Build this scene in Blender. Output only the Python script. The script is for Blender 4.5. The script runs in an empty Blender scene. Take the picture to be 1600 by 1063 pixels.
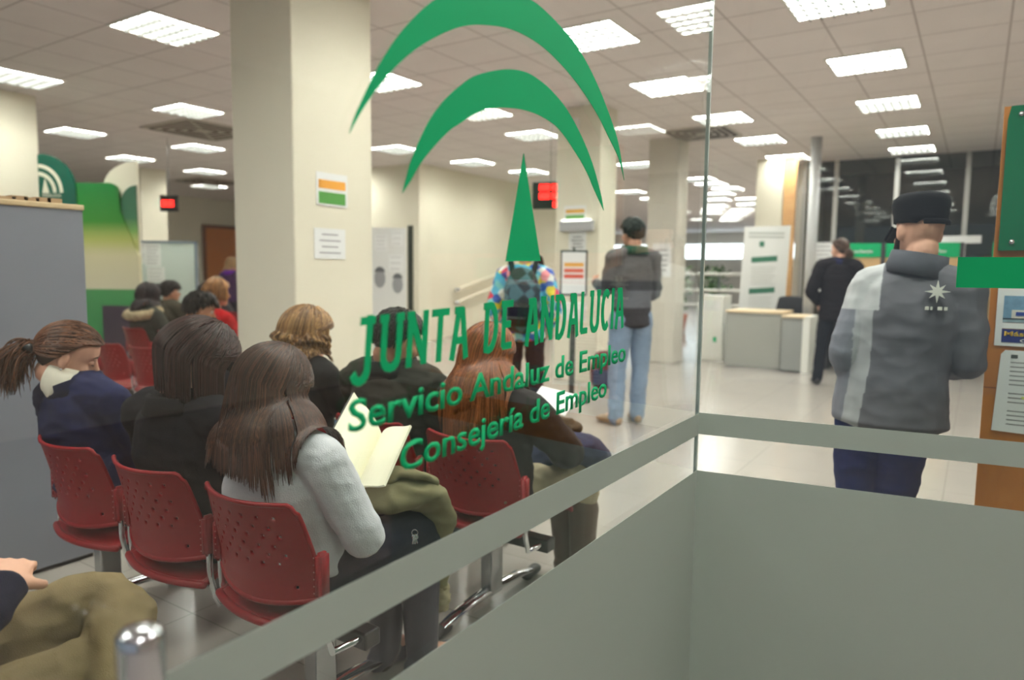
import bpy, bmesh, math, random
from mathutils import Vector as V, Matrix, noise, Quaternion
random.seed(7)
C = bpy.context.scene.collection
PI = math.pi
R = math.radians

# ------------------------------------------------------------------ materials
def lin(c):
    return tuple(((x/255)/12.92 if x/255 <= .04045 else ((x/255+.055)/1.055)**2.4) for x in c) + (1,)
def nodes(name):
    m = bpy.data.materials.new(name); m.use_nodes = True
    nt = m.node_tree; b = nt.nodes['Principled BSDF']
    return m, nt, b
def mat(name, rgb, rough=.5, metal=0, spec=.5, bump=0, bscale=200, var=0, vscale=8, stretch=None, sheen=0, attr=None, coat=0):
    m, nt, b = nodes(name)
    b.inputs['Base Color'].default_value = lin(rgb)
    b.inputs['Roughness'].default_value = rough
    b.inputs['Metallic'].default_value = metal
    b.inputs['Specular IOR Level'].default_value = spec
    if sheen: b.inputs['Sheen Weight'].default_value = sheen
    if coat: b.inputs['Coat Weight'].default_value = coat; b.inputs['Coat Roughness'].default_value = .1
    tc = nt.nodes.new('ShaderNodeTexCoord'); mp = nt.nodes.new('ShaderNodeMapping')
    nt.links.new(tc.outputs['Object'], mp.inputs[0])
    if stretch: mp.inputs['Scale'].default_value = stretch
    src = None
    if attr:
        a = nt.nodes.new('ShaderNodeAttribute'); a.attribute_name = attr; src = a.outputs['Color']
        nt.links.new(src, b.inputs['Base Color'])
    if var:
        n = nt.nodes.new('ShaderNodeTexNoise'); n.inputs['Scale'].default_value = vscale; n.inputs['Detail'].default_value = 4
        nt.links.new(mp.outputs[0], n.inputs['Vector'])
        mr = nt.nodes.new('ShaderNodeMapRange'); mr.inputs[1].default_value = .3; mr.inputs[2].default_value = .7
        mr.inputs[3].default_value = 1-var; mr.inputs[4].default_value = 1+var
        nt.links.new(n.outputs['Fac'], mr.inputs[0])
        mx = nt.nodes.new('ShaderNodeVectorMath'); mx.operation = 'MULTIPLY'
        if src: nt.links.new(src, mx.inputs[0])
        else: mx.inputs[0].default_value = lin(rgb)[:3]
        nt.links.new(mr.outputs[0], mx.inputs[1]); nt.links.new(mx.outputs[0], b.inputs['Base Color'])
    if bump:
        n = nt.nodes.new('ShaderNodeTexNoise'); n.inputs['Scale'].default_value = bscale; n.inputs['Detail'].default_value = 3
        nt.links.new(mp.outputs[0], n.inputs['Vector'])
        bp = nt.nodes.new('ShaderNodeBump'); bp.inputs['Strength'].default_value = bump; bp.inputs['Distance'].default_value = .002
        nt.links.new(n.outputs['Fac'], bp.inputs['Height']); nt.links.new(bp.outputs[0], b.inputs['Normal'])
    return m
def cloth(name, rgb, var=.12, rough=.9, **k):
    return mat(name, rgb, rough=rough, spec=.2, bump=.5, bscale=350, var=var, vscale=14, **k)
def emit(name, rgb, s):
    m, nt, b = nodes(name)
    b.inputs['Base Color'].default_value = (0, 0, 0, 1)
    b.inputs['Emission Color'].default_value = lin(rgb); b.inputs['Emission Strength'].default_value = s
    return m
def glass_mat(name, tint=(245, 250, 247), boost=1.0):
    m, nt, b = nodes(name); nt.nodes.remove(b)
    out = nt.nodes['Material Output']
    tr = nt.nodes.new('ShaderNodeBsdfTransparent'); tr.inputs[0].default_value = lin(tint)
    gl = nt.nodes.new('ShaderNodeBsdfGlossy'); gl.inputs['Roughness'].default_value = .0; gl.inputs[0].default_value = (1, 1, 1, 1)
    ge = nt.nodes.new('ShaderNodeNewGeometry'); dt = nt.nodes.new('ShaderNodeVectorMath'); dt.operation = 'DOT_PRODUCT'
    nt.links.new(ge.outputs['Incoming'], dt.inputs[0]); nt.links.new(ge.outputs['Normal'], dt.inputs[1])
    def mth(op, a, b):
        n = nt.nodes.new('ShaderNodeMath'); n.operation = op
        for i, x in enumerate((a, b)):
            if x is None: continue
            if isinstance(x, (int, float)): n.inputs[i].default_value = x
            else: nt.links.new(x, n.inputs[i])
        return n.outputs[0]
    fz = mth('ADD', mth('MULTIPLY', mth('POWER', mth('SUBTRACT', 1.0, mth('ABSOLUTE', dt.outputs['Value'], None)), 5.0), .96), .04)   # Fresnel reflectance of one glass face
    mx = nt.nodes.new('ShaderNodeMixShader'); mt = nt.nodes.new('ShaderNodeMath'); mt.operation = 'MULTIPLY'; mt.inputs[1].default_value = boost
    nt.links.new(fz, mt.inputs[0]); nt.links.new(mt.outputs[0], mx.inputs[0])
    nt.links.new(tr.outputs[0], mx.inputs[1]); nt.links.new(gl.outputs[0], mx.inputs[2]); nt.links.new(mx.outputs[0], out.inputs[0])
    return m
def frost_mat(name, rgb, tr=.55):
    m, nt, b = nodes(name); nt.nodes.remove(b); out = nt.nodes['Material Output']
    d = nt.nodes.new('ShaderNodeBsdfDiffuse'); d.inputs[0].default_value = lin(rgb)
    t = nt.nodes.new('ShaderNodeBsdfTranslucent'); t.inputs[0].default_value = lin(rgb)
    g = nt.nodes.new('ShaderNodeBsdfGlossy'); g.inputs['Roughness'].default_value = .25
    m1 = nt.nodes.new('ShaderNodeMixShader'); m1.inputs[0].default_value = tr
    m2 = nt.nodes.new('ShaderNodeMixShader'); m2.inputs[0].default_value = .04
    nt.links.new(d.outputs[0], m1.inputs[1]); nt.links.new(t.outputs[0], m1.inputs[2])
    nt.links.new(m1.outputs[0], m2.inputs[1]); nt.links.new(g.outputs[0], m2.inputs[2]); nt.links.new(m2.outputs[0], out.inputs[0])
    return m
def tile_mat(name, c1, c2, cm, size, mortar, rough, spec=.5, off=(0, 0, 0), bump=.3, rvar=0):
    m, nt, b = nodes(name)
    tc = nt.nodes.new('ShaderNodeTexCoord'); mp = nt.nodes.new('ShaderNodeMapping'); mp.inputs['Location'].default_value = off
    br = nt.nodes.new('ShaderNodeTexBrick'); br.offset = 0; br.squash = 1
    br.inputs['Scale'].default_value = 1; br.inputs['Brick Width'].default_value = size; br.inputs['Row Height'].default_value = size
    br.inputs['Mortar Size'].default_value = mortar; br.inputs['Mortar Smooth'].default_value = .2; br.inputs['Bias'].default_value = 0
    br.inputs[1].default_value = lin(c1); br.inputs[2].default_value = lin(c2); br.inputs[3].default_value = lin(cm)
    nt.links.new(tc.outputs['Object'], mp.inputs[0]); nt.links.new(mp.outputs[0], br.inputs['Vector'])
    n = nt.nodes.new('ShaderNodeTexNoise'); n.inputs['Scale'].default_value = 3; n.inputs['Detail'].default_value = 6
    nt.links.new(tc.outputs['Object'], n.inputs['Vector'])
    mr = nt.nodes.new('ShaderNodeMapRange'); mr.inputs[3].default_value = .93; mr.inputs[4].default_value = 1.05
    nt.links.new(n.outputs['Fac'], mr.inputs[0])
    mx = nt.nodes.new('ShaderNodeVectorMath'); mx.operation = 'MULTIPLY'
    nt.links.new(br.outputs['Color'], mx.inputs[0]); nt.links.new(mr.outputs[0], mx.inputs[1]); nt.links.new(mx.outputs[0], b.inputs['Base Color'])
    b.inputs['Roughness'].default_value = rough; b.inputs['Specular IOR Level'].default_value = spec
    bp = nt.nodes.new('ShaderNodeBump'); bp.inputs['Strength'].default_value = bump; bp.inputs['Distance'].default_value = -.002
    nt.links.new(br.outputs['Fac'], bp.inputs['Height']); nt.links.new(bp.outputs[0], b.inputs['Normal'])
    return m
def wood_mat(name, c1, c2, sc=(2, 2, 14), rough=.45):
    m, nt, b = nodes(name)
    tc = nt.nodes.new('ShaderNodeTexCoord'); mp = nt.nodes.new('ShaderNodeMapping'); mp.inputs['Scale'].default_value = sc
    n = nt.nodes.new('ShaderNodeTexNoise'); n.inputs['Scale'].default_value = 3; n.inputs['Detail'].default_value = 8; n.inputs['Distortion'].default_value = .6
    cr = nt.nodes.new('ShaderNodeValToRGB'); cr.color_ramp.elements[0].position = .3; cr.color_ramp.elements[1].position = .7
    cr.color_ramp.elements[0].color = lin(c1); cr.color_ramp.elements[1].color = lin(c2)
    nt.links.new(tc.outputs['Object'], mp.inputs[0]); nt.links.new(mp.outputs[0], n.inputs['Vector'])
    nt.links.new(n.outputs['Fac'], cr.inputs[0]); nt.links.new(cr.outputs[0], b.inputs['Base Color'])
    b.inputs['Roughness'].default_value = rough
    return m

# ------------------------------------------------------------------ mesh helpers
def link(name, me, m=None, parent=None, smooth=False, loc=None):
    o = bpy.data.objects.new(name, me); C.objects.link(o)
    if m is not None: me.materials.append(m)
    if parent is not None: o.parent = parent
    if loc is not None: o.location = loc
    if smooth: me.polygons.foreach_set('use_smooth', [True]*len(me.polygons))
    return o
def bobj(name, bm, m, parent=None, smooth=False, loc=None, bevel=0):
    bmesh.ops.recalc_face_normals(bm, faces=bm.faces)
    me = bpy.data.meshes.new(name); bm.to_mesh(me); bm.free()
    o = link(name, me, m, parent, smooth, loc)
    if bevel:
        md = o.modifiers.new('Bevel', 'BEVEL'); md.width = bevel; md.segments = 2; md.limit_method = 'ANGLE'
    return o
def empty(name, loc, rz=0, label=None, cat=None, group=None):
    o = bpy.data.objects.new(name, None); C.objects.link(o); o.location = loc; o.rotation_euler = (0, 0, rz); o.empty_display_size = .1
    if label: tag(o, label, cat, group)
    return o
def tag(o, label, cat, group=None):
    o['label'] = label; o['category'] = cat
    if group: o['group'] = group
    return o
def struct(o): o['kind'] = 'structure'; return o
def box(bm, x0, x1, y0, y1, z0, z1, M=None):
    vs = [bm.verts.new(V((x, y, z)) if M is None else M @ V((x, y, z))) for x in (x0, x1) for y in (y0, y1) for z in (z0, z1)]
    for f in ((0, 1, 3, 2), (4, 6, 7, 5), (0, 4, 5, 1), (2, 3, 7, 6), (0, 2, 6, 4), (1, 5, 7, 3)):
        bm.faces.new([vs[i] for i in f])
def B(): return bmesh.new()
def bx(name, m, x0, x1, y0, y1, z0, z1, parent=None, bevel=0, M=None):
    bm = B(); box(bm, x0, x1, y0, y1, z0, z1, M); return bobj(name, bm, m, parent, bevel=bevel)
def crom(pts, rad, sub):
    if sub <= 1 or len(pts) < 3: return pts, rad
    P, Q = [], []
    n = len(pts)
    for i in range(n-1):
        p0, p1, p2, p3 = pts[max(i-1, 0)], pts[i], pts[i+1], pts[min(i+2, n-1)]
        for k in range(sub):
            t = k/sub
            P.append(.5*((2*p1)+(p2-p0)*t+(2*p0-5*p1+4*p2-p3)*t*t+(3*p1-p0-3*p2+p3)*t**3))
            Q.append(tuple(rad[i][j]*(1-t)+rad[i+1][j]*t for j in (0, 1)))
    P.append(pts[-1]); Q.append(rad[-1]); return P, Q
def tube(bm, pts, rad, side=None, n=14, cap=True, sub=1, capk=1.0):
    pts = [V(p) for p in pts]
    if not isinstance(rad, (list, tuple)): rad = [rad]*len(pts)
    rad = [(r, r) if not isinstance(r, (list, tuple)) else tuple(r) for r in rad]
    pts, rad = crom(pts, rad, sub)
    N = len(pts); T = []
    for i in range(N):
        t = pts[min(i+1, N-1)]-pts[max(i-1, 0)]
        T.append(t.normalized() if t.length > 1e-9 else V((0, 0, 1)))
    if side is not None: s = V(side)
    else:
        s = T[0].orthogonal()
    rings = []; fr = []
    for i in range(N):
        s2 = s-T[i]*s.dot(T[i])
        s2 = s2.normalized() if s2.length > 1e-6 else T[i].orthogonal().normalized()
        if side is None: s = s2
        fr.append((s2, T[i].cross(s2)))
    def ring(c, a, b, f):
        return [bm.verts.new(c+f[0]*(a*math.cos(2*PI*k/n))+f[1]*(b*math.sin(2*PI*k/n))) for k in range(n)]
    if cap:
        a, b = rad[0]; h = min(a, b)*capk
        pole0 = bm.verts.new(pts[0]-T[0]*h)
        for q in (25, 55): rings.append(ring(pts[0]-T[0]*h*math.cos(R(q)), a*math.sin(R(q)), b*math.sin(R(q)), fr[0]))
    for i in range(N): rings.append(ring(pts[i], rad[i][0], rad[i][1], fr[i]))
    if cap:
        a, b = rad[-1]; h = min(a, b)*capk
        for q in (55, 25): rings.append(ring(pts[-1]+T[-1]*h*math.cos(R(q)), a*math.sin(R(q)), b*math.sin(R(q)), fr[-1]))
        pole1 = bm.verts.new(pts[-1]+T[-1]*h)
    for i in range(len(rings)-1):
        A, D = rings[i], rings[i+1]
        for k in range(n): bm.faces.new((A[k], A[(k+1) % n], D[(k+1) % n], D[k]))
    if cap:
        for k in range(n):
            bm.faces.new((rings[0][(k+1) % n], rings[0][k], pole0)); bm.faces.new((rings[-1][k], rings[-1][(k+1) % n], pole1))
    else:
        bm.faces.new(list(reversed(rings[0]))); bm.faces.new(rings[-1])
def ellip(bm, c, r, M=None, seg=12):
    mt = Matrix.Translation(V(c)) @ ((M or Matrix.Identity(3)).to_4x4()) @ Matrix.Diagonal((r[0], r[1], r[2], 1))
    bmesh.ops.create_uvsphere(bm, u_segments=seg, v_segments=max(6, seg//2+2), radius=1, matrix=mt)
def cyl(bm, p0, p1, r, n=16): tube(bm, [p0, p1], r, n=n, cap=False)
def poly(bm, pts, thick_vec):
    a = [bm.verts.new(V(p)) for p in pts]; b = [bm.verts.new(V(p)+V(thick_vec)) for p in pts]; n = len(pts)
    bm.faces.new(a); bm.faces.new(list(reversed(b)))
    for i in range(n): bm.faces.new((a[i], a[(i+1) % n], b[(i+1) % n], b[i]))
def ev(o):
    dg = bpy.context.evaluated_depsgraph_get()
    me = bpy.data.meshes.new_from_object(o.evaluated_get(dg)); old = o.data
    o.modifiers.clear(); o.data = me; bpy.data.meshes.remove(old); return me
def fuse(name, bm, m, parent, vox, smooth=4, disp=None, col=None, cut=None, ribs=None):
    bmesh.ops.recalc_face_normals(bm, faces=bm.faces)
    me = bpy.data.meshes.new(name); bm.to_mesh(me); bm.free()
    o = link(name, me, m)
    r = o.modifiers.new('r', 'REMESH'); r.mode = 'VOXEL'; r.voxel_size = vox; r.adaptivity = 0
    if smooth:
        s = o.modifiers.new('s', 'SMOOTH'); s.factor = .5; s.iterations = smooth
    me = ev(o)
    if disp:
        amp, sc = disp
        vs = me.vertices; ns = [v.normal.copy() for v in vs]
        sd = V((random.random()*50, random.random()*50, 0))
        for v, n_ in zip(vs, ns):
            p = V((v.co.x*1.0, v.co.y*1.0, v.co.z*1.7))*sc+sd
            a = noise.noise(p); rd = 1-abs(noise.noise(p*1.3+V((7, 3, 1))))*2.2
            v.co += n_*amp*(a*.8+rd*.55+.3*noise.noise(p*3.1))
    if cut:
        bm = bmesh.new(); bm.from_mesh(me)
        bmesh.ops.bisect_plane(bm, geom=bm.verts[:]+bm.edges[:]+bm.faces[:], plane_co=cut[0], plane_no=cut[1], clear_outer=True)
        bm.to_mesh(me); bm.free()
    if col:
        ca = me.color_attributes.new('Col', 'FLOAT_COLOR', 'POINT')
        for i, v in enumerate(me.vertices): ca.data[i].color = lin(col(v.co))
    me.polygons.foreach_set('use_smooth', [True]*len(me.polygons))
    if parent is not None: o.parent = parent
    return o

# ------------------------------------------------------------------ people
def rotm(yaw=0, pitch=0, roll=0):   # yaw left(+), pitch down(+), roll to the right(+)
    return (Matrix.Rotation(R(yaw), 3, 'Z') @ Matrix.Rotation(R(-pitch), 3, 'X') @ Matrix.Rotation(R(roll), 3, 'Y'))
def seated(**k):
    d = dict(hip=(0, 0, .50), wst=(0, -.03, .63), chs=(0, -.05, .79), nck=(0, -.03, .955), hd=(0, .01, 1.09), hr=(0, 15, 0),
             shL=(-.165, -.04, .90), shR=(.165, -.04, .90), elL=(-.22, .05, .66), elR=(.22, .05, .66), wrL=(-.09, .27, .64), wrR=(.09, .27, .64),
             hpL=(-.09, .02, .50), hpR=(.09, .02, .50), knL=(-.10, .45, .51), knR=(.10, .45, .51), anL=(-.10, .43, .09), anR=(.10, .43, .09),
             toL=(-.11, .57, .035), toR=(.11, .57, .035), hdL=(.5, .85, -.1), hdR=(-.5, .85, -.1), hnL=(.2, 0, -1), hnR=(-.2, 0, -1), curl=.5, sit=True)
    d.update(k); return d
def standing(**k):
    d = dict(hip=(0, 0, .92), wst=(0, -.01, 1.07), chs=(0, -.02, 1.27), nck=(0, -.02, 1.47), hd=(0, .02, 1.62), hr=(0, 5, 0),
             shL=(-.185, -.02, 1.42), shR=(.185, -.02, 1.42), elL=(-.25, -.03, 1.13), elR=(.25, -.03, 1.13), wrL=(-.24, .06, .89), wrR=(.24, .06, .89),
             hpL=(-.09, 0, .90), hpR=(.09, 0, .90), knL=(-.11, .02, .49), knR=(.11, .02, .49), anL=(-.12, -.02, .09), anR=(.12, -.02, .09),
             toL=(-.15, .12, .035), toR=(.15, .12, .035), hdL=(0, .15, -1), hdR=(0, .15, -1), hnL=(1, 0, 0), hnR=(-1, 0, 0), curl=.4, sit=False)
    d.update(k); return d
def hand(bm, w, d, nrm, th, curl, s=1.0):
    d = V(d).normalized(); nrm = V(nrm); nrm = (nrm-d*nrm.dot(d)).normalized(); sd = d.cross(nrm).normalized()
    if sd.dot(V(th)) < 0: sd = -sd          # sd points to the thumb side
    w = V(w)
    tube(bm, [w-d*.02*s, w+d*.02*s, w+d*.055*s, w+d*.085*s], [(.024*s, .02*s), (.033*s, .017*s), (.041*s, .015*s), (.040*s, .012*s)], side=sd, n=14, sub=2)
    for off, ln, a0 in ((.030, .066, .02), (.0105, .076, 0), (-.0105, .071, 0), (-.030, .056, -.03)):
        p = w+d*(.086-abs(off-.01)*.15)*s+sd*off*s; pts = [p-d*.012*s, p]; dr = (d+sd*off*3).normalized()
        ang = 0
        for j, f in enumerate((.45, .32, .26)):
            ang += (curl+a0)*(.8 if j == 0 else 1)
            dd = dr*math.cos(ang)+nrm*math.sin(ang); p = p+dd*ln*f*s; pts.append(p)
        tube(bm, pts, [.0095*s, .0095*s, .009*s, .0082*s, .0068*s], n=10, sub=2)
    p = w+d*.022*s+sd*.028*s; q = p+(d*.6+sd*.75+nrm*.35).normalized()*.042*s; r = q+(d*.9+sd*.15+nrm*(.3+curl*.5)).normalized()*.034*s
    tube(bm, [p-d*.005, p, q, r], [.014*s, .0145*s, .0115*s, .0085*s], n=10, sub=2)
def head_rings(bm, c, M, s, ear=True, nose=1.0):
    T = [(-.118, .016, .070, .045), (-.110, .032, .083, .015), (-.092, .046, .089, -.02), (-.062, .060, .088, -.060), (-.03, .067, .087, -.083),
         (0, .071, .082, -.096), (.015, .073, .087, -.100), (.04, .075, .089, -.102), (.065, .072, .082, -.097), (.09, .058, .062, -.077), (.107, .036, .035, -.046), (.115, .010, .002, -.014)]
    rings = []
    n = 20
    for z, w, f, b in T:
        cy, ry = (f+b)/2, (f-b)/2; rg = []
        for k in range(n):
            a = 2*PI*k/n; cx, sx = math.cos(a), math.sin(a)
            px = w*math.copysign(abs(cx)**.9, cx); py = cy+ry*math.copysign(abs(sx)**.95, sx)
            rg.append(bm.verts.new(c+M @ (V((px, py, z))*s)))
        rings.append(rg)
    for i in range(len(rings)-1):
        for k in range(n): bm.faces.new((rings[i][k], rings[i][(k+1) % n], rings[i+1][(k+1) % n], rings[i+1][k]))
    bm.faces.new(list(reversed(rings[0]))); bm.faces.new(rings[-1])
    L = lambda x, y, z: c+M @ (V((x, y, z))*s)
    side = M @ V((1, 0, 0))
    tube(bm, [L(0, .080, .018), L(0, .094, -.010), L(0, .108*nose, -.030), L(0, .094, -.040)], [(.008*s, .008*s), (.010*s, .010*s), (.015*s, .010*s), (.012*s, .006*s)], side=side, n=10, sub=2)
    for x in (-1, 1):
        ellip(bm, L(.028*x, .077, .024), (.022*s, .010*s, .007*s), M)           # brow
        ellip(bm, L(.040*x, .066, -.030), (.020*s, .018*s, .020*s), M)          # cheek
        if ear:
            Me = M @ Matrix.Rotation(R(-20*x), 3, 'Z') @ Matrix.Rotation(R(12), 3, 'X')
            ellip(bm, L(.077*x, -.008, -.008), (.009*s, .019*s, .032*s), Me)
            ellip(bm, L(.076*x, -.002, -.032), (.008*s, .010*s, .012*s), Me)
    ellip(bm, L(0, .089, -.060), (.022*s, .008*s, .006*s), M); ellip(bm, L(0, .088, -.072), (.018*s, .008*s, .006*s), M)
    ellip(bm, L(0, .082, -.100), (.018*s, .014*s, .012*s), M)
    return L
HAIRM = {}
def hair_mat(key, rough=.38):
    if key in HAIRM: return HAIRM[key]
    m = mat('hair_'+key, (60, 40, 30), rough=rough, spec=.35, attr='Col', var=.25, vscale=60, stretch=(1, 1, .05))
    HAIRM[key] = m; return m
def scalp_pt(th, az, k, s):   # az 0 = front (+Y)
    return V((math.sin(az)*math.sin(th)*.079*k, math.cos(az)*math.sin(th)*.103*k-.006, math.cos(th)*.100*k+.018))*s
def hairline(fa):
    d = math.degrees(fa); pts = ((0, 56), (35, 58), (62, 62), (80, 74), (96, 97), (125, 130), (180, 152))
    for (a, b), (c, e) in zip(pts, pts[1:]):
        if d <= c: return R(b+(e-b)*(d-a)/(c-a))
    return R(152)
def hair(parent, c, M, s, style, length, n, cols, thick=.0028, col_caps=(), wave=0, vol=.1, seg=12, face=55, sweep=0, part=(0, 0), name='hair', tail=None, back=None, spread=0):
    rnd = random.Random(n*31+int(length*1000))
    verts, faces, cols_v = [], [], []
    def collide(p, ym=True):
        for a, b, r, *md_ in col_caps:
            ab = b-a; t = max(0, min(1, (p-a).dot(ab)/max(ab.length_squared, 1e-9))); q = a+ab*t; dv = p-q
            if dv.length < r:
                rest = r*r-dv.x*dv.x-dv.z*dv.z
                if md_ and ym and dv.y < .05 and rest > 0: p = V((p.x, q.y-math.sqrt(rest), p.z))
                else: p = q+(dv.normalized() if dv.length > 1e-6 else V((0, -1, 0)))*r
        return p
    def strand(pts, r0, cl):
        N = len(pts); base = len(verts)
        for i, p in enumerate(pts):
            t = (pts[min(i+1, N-1)]-pts[max(i-1, 0)]).normalized() if N > 1 else V((0, 0, 1))
            u = t.orthogonal().normalized() if abs(t.z) > .99 else t.cross(V((0, 0, 1))).normalized(); w = t.cross(u)
            f = i/(N-1); r = r0*(1-.85*max(0, (f-.55)/.45)**1.5)
            for k in range(3):
                a = 2*PI*k/3; verts.append(p+u*(r*1.5*math.cos(a))+w*(r*math.sin(a))); cols_v.append(cl)
        for i in range(N-1):
            for k in range(3):
                a, b = base+i*3+k, base+i*3+(k+1) % 3; faces.append((a, b, b+3, a+3))
        faces.append((base+2, base+1, base)); e = base+(N-1)*3; faces.append((e, e+1, e+2))
    def color():
        t = rnd.random()**1.3; a, b = cols; q = .85+.3*rnd.random()
        return lin(tuple(min(255, (a[i]*(1-t)+b[i]*t)*q) for i in range(3)))
    W = lambda p: c+M @ p
    for i in range(n):
        az = rnd.uniform(-PI, PI); cl = color(); lay = 1+vol*(.15+.85*rnd.random())
        th0 = math.acos(1-rnd.random()*(1.35 if style in ('short', 'pony') else .95))*(.999)
        fa = abs(az)
        pts = []
        if style == 'short':
            lim = hairline(fa)
            if th0 > lim: th0 = lim*rnd.random()**.5
            dth = length/.1
            for k in range(5):
                th = th0+dth*k/4; pts.append(W(scalp_pt(th, az+sweep*k/4*(1 if th0 > .3 else 2), lay+.02*k*rnd.random(), s)))
            strand(pts, thick*1.3*s, cl); continue
        if style == 'pony':
            lim = hairline(fa)
            th0 = min(th0, lim); tgt = V(tail)*s
            p0 = scalp_pt(th0, az, 1.0, s)
            for k in range(9):
                t = k/8; q = p0.lerp(tgt, t*.995)
                rr = V((q.x/.079, (q.y+.006*s)/.103, (q.z-.018*s)/.100)); ln = rr.length/s
                if ln < lay and t < .93: q = V((q.x, q.y+.006*s, q.z-.018*s))*(lay/max(ln, .2))+V((0, -.006*s, .018*s))
                pts.append(W(q))
            strand(pts, thick*s, cl); continue
        # long / bob: from the parting over the scalp, then hanging
        th0 *= .75
        ksteps = 6; a_eff = az; end = R(98 if fa > R(100) else 88)
        if fa < R(face): tgt_az = math.copysign(R(face+18)+rnd.random()*.35, az if abs(az) > .05 else rnd.choice((-1, 1)))
        else: tgt_az = az
        for k in range(ksteps):
            t = k/(ksteps-1); th = th0+(end-th0)*t
            aa = az+(tgt_az-az)*min(1, t*1.3)
            q = scalp_pt(th, aa, lay, s)+V((part[0]*(1-t), part[1]*(1-t), 0))
            pts.append(W(q))
        d = ((pts[-1]-pts[-2]).normalized()+V((0, .25 if spread else 0, -.6 if spread else 0))).normalized(); Ln = length*(.72+.28*rnd.random()); st = Ln/seg; ph = rnd.random()*6
        out = (M @ V((math.sin(tgt_az), math.cos(tgt_az), 0)))
        ym = abs(tgt_az) > R(88+rnd.random()*62)
        for k in range(seg):
            d = (d*.55+V((0, 0, -1))*.6+(V(back)*(.12 if k < 5 else .0) if back else V((0, 0, 0)))).normalized()
            p = pts[-1]+d*st
            if spread: p = p+out*(spread*st*max(0, math.cos(abs(abs(tgt_az)-1.75))))
            if wave: p = p+out*(math.sin(ph+k*1.15)*wave)+V((math.cos(ph*2+k*1.1)*wave, math.sin(ph*3+k)*wave, 0))
            p = collide(p, ym); pts.append(p)
        strand(pts, thick*s*(.8+.5*rnd.random()), cl)
    # scalp shell underneath
    sh = bmesh.new(); nb = 24; rows = []
    for i in range(11):
        rg = []
        for k in range(nb):
            a = 2*PI*k/nb; fa = abs((a+PI) % (2*PI)-PI)
            lim = hairline(fa) if style in ('short', 'pony') else max(hairline(fa), R(64) if fa < R(48) else R(96))
            rg.append(W(scalp_pt(.02+lim*i/10, a, 1.03 if style == 'short' else 1.04, s)))
        rows.append(rg)
    base = len(verts)
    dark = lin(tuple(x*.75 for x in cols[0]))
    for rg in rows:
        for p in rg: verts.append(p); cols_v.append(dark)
    for i in range(10):
        for k in range(nb): faces.append((base+i*nb+k, base+i*nb+(k+1) % nb, base+(i+1)*nb+(k+1) % nb, base+(i+1)*nb+k))
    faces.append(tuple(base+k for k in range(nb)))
    sh.free()
    if tail is not None and style == 'pony':
        t0 = W(V(tail)*s)
        for i in range(n//3):
            cl = color(); p = t0+V((rnd.gauss(0, .012), rnd.gauss(0, .012), rnd.gauss(0, .012))); pts = [p]
            d = (M @ V((rnd.gauss(0, .3), -1, 0))); d.z = .05+rnd.gauss(0, .3); d.normalize(); ph = rnd.random()*6; Ln = length*(.45+.55*rnd.random())
            for k in range(9):
                d = (d+V((0, 0, -.32))+V((rnd.gauss(0, .12), rnd.gauss(0, .12), 0))).normalized(); p = p+d*Ln/9; pts.append(p)
            strand(pts, thick*1.1*s, cl)
    me = bpy.data.meshes.new(name); me.from_pydata([tuple(v) for v in verts], [], faces)
    ca = me.color_attributes.new('Col', 'FLOAT_COLOR', 'POINT')
    for i, cc in enumerate(cols_v): ca.data[i].color = cc
    return link(name, me, hair_mat('strands'), parent, smooth=True)
SKIN = {}
def skin(key):
    if key not in SKIN:
        SKIN[key] = mat('skin_'+key, {'light': (222, 170, 145), 'tan': (196, 140, 112)}[key], rough=.5, spec=.35, bump=.15, bscale=400, var=.06, vscale=30)
    return SKIN[key]
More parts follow.
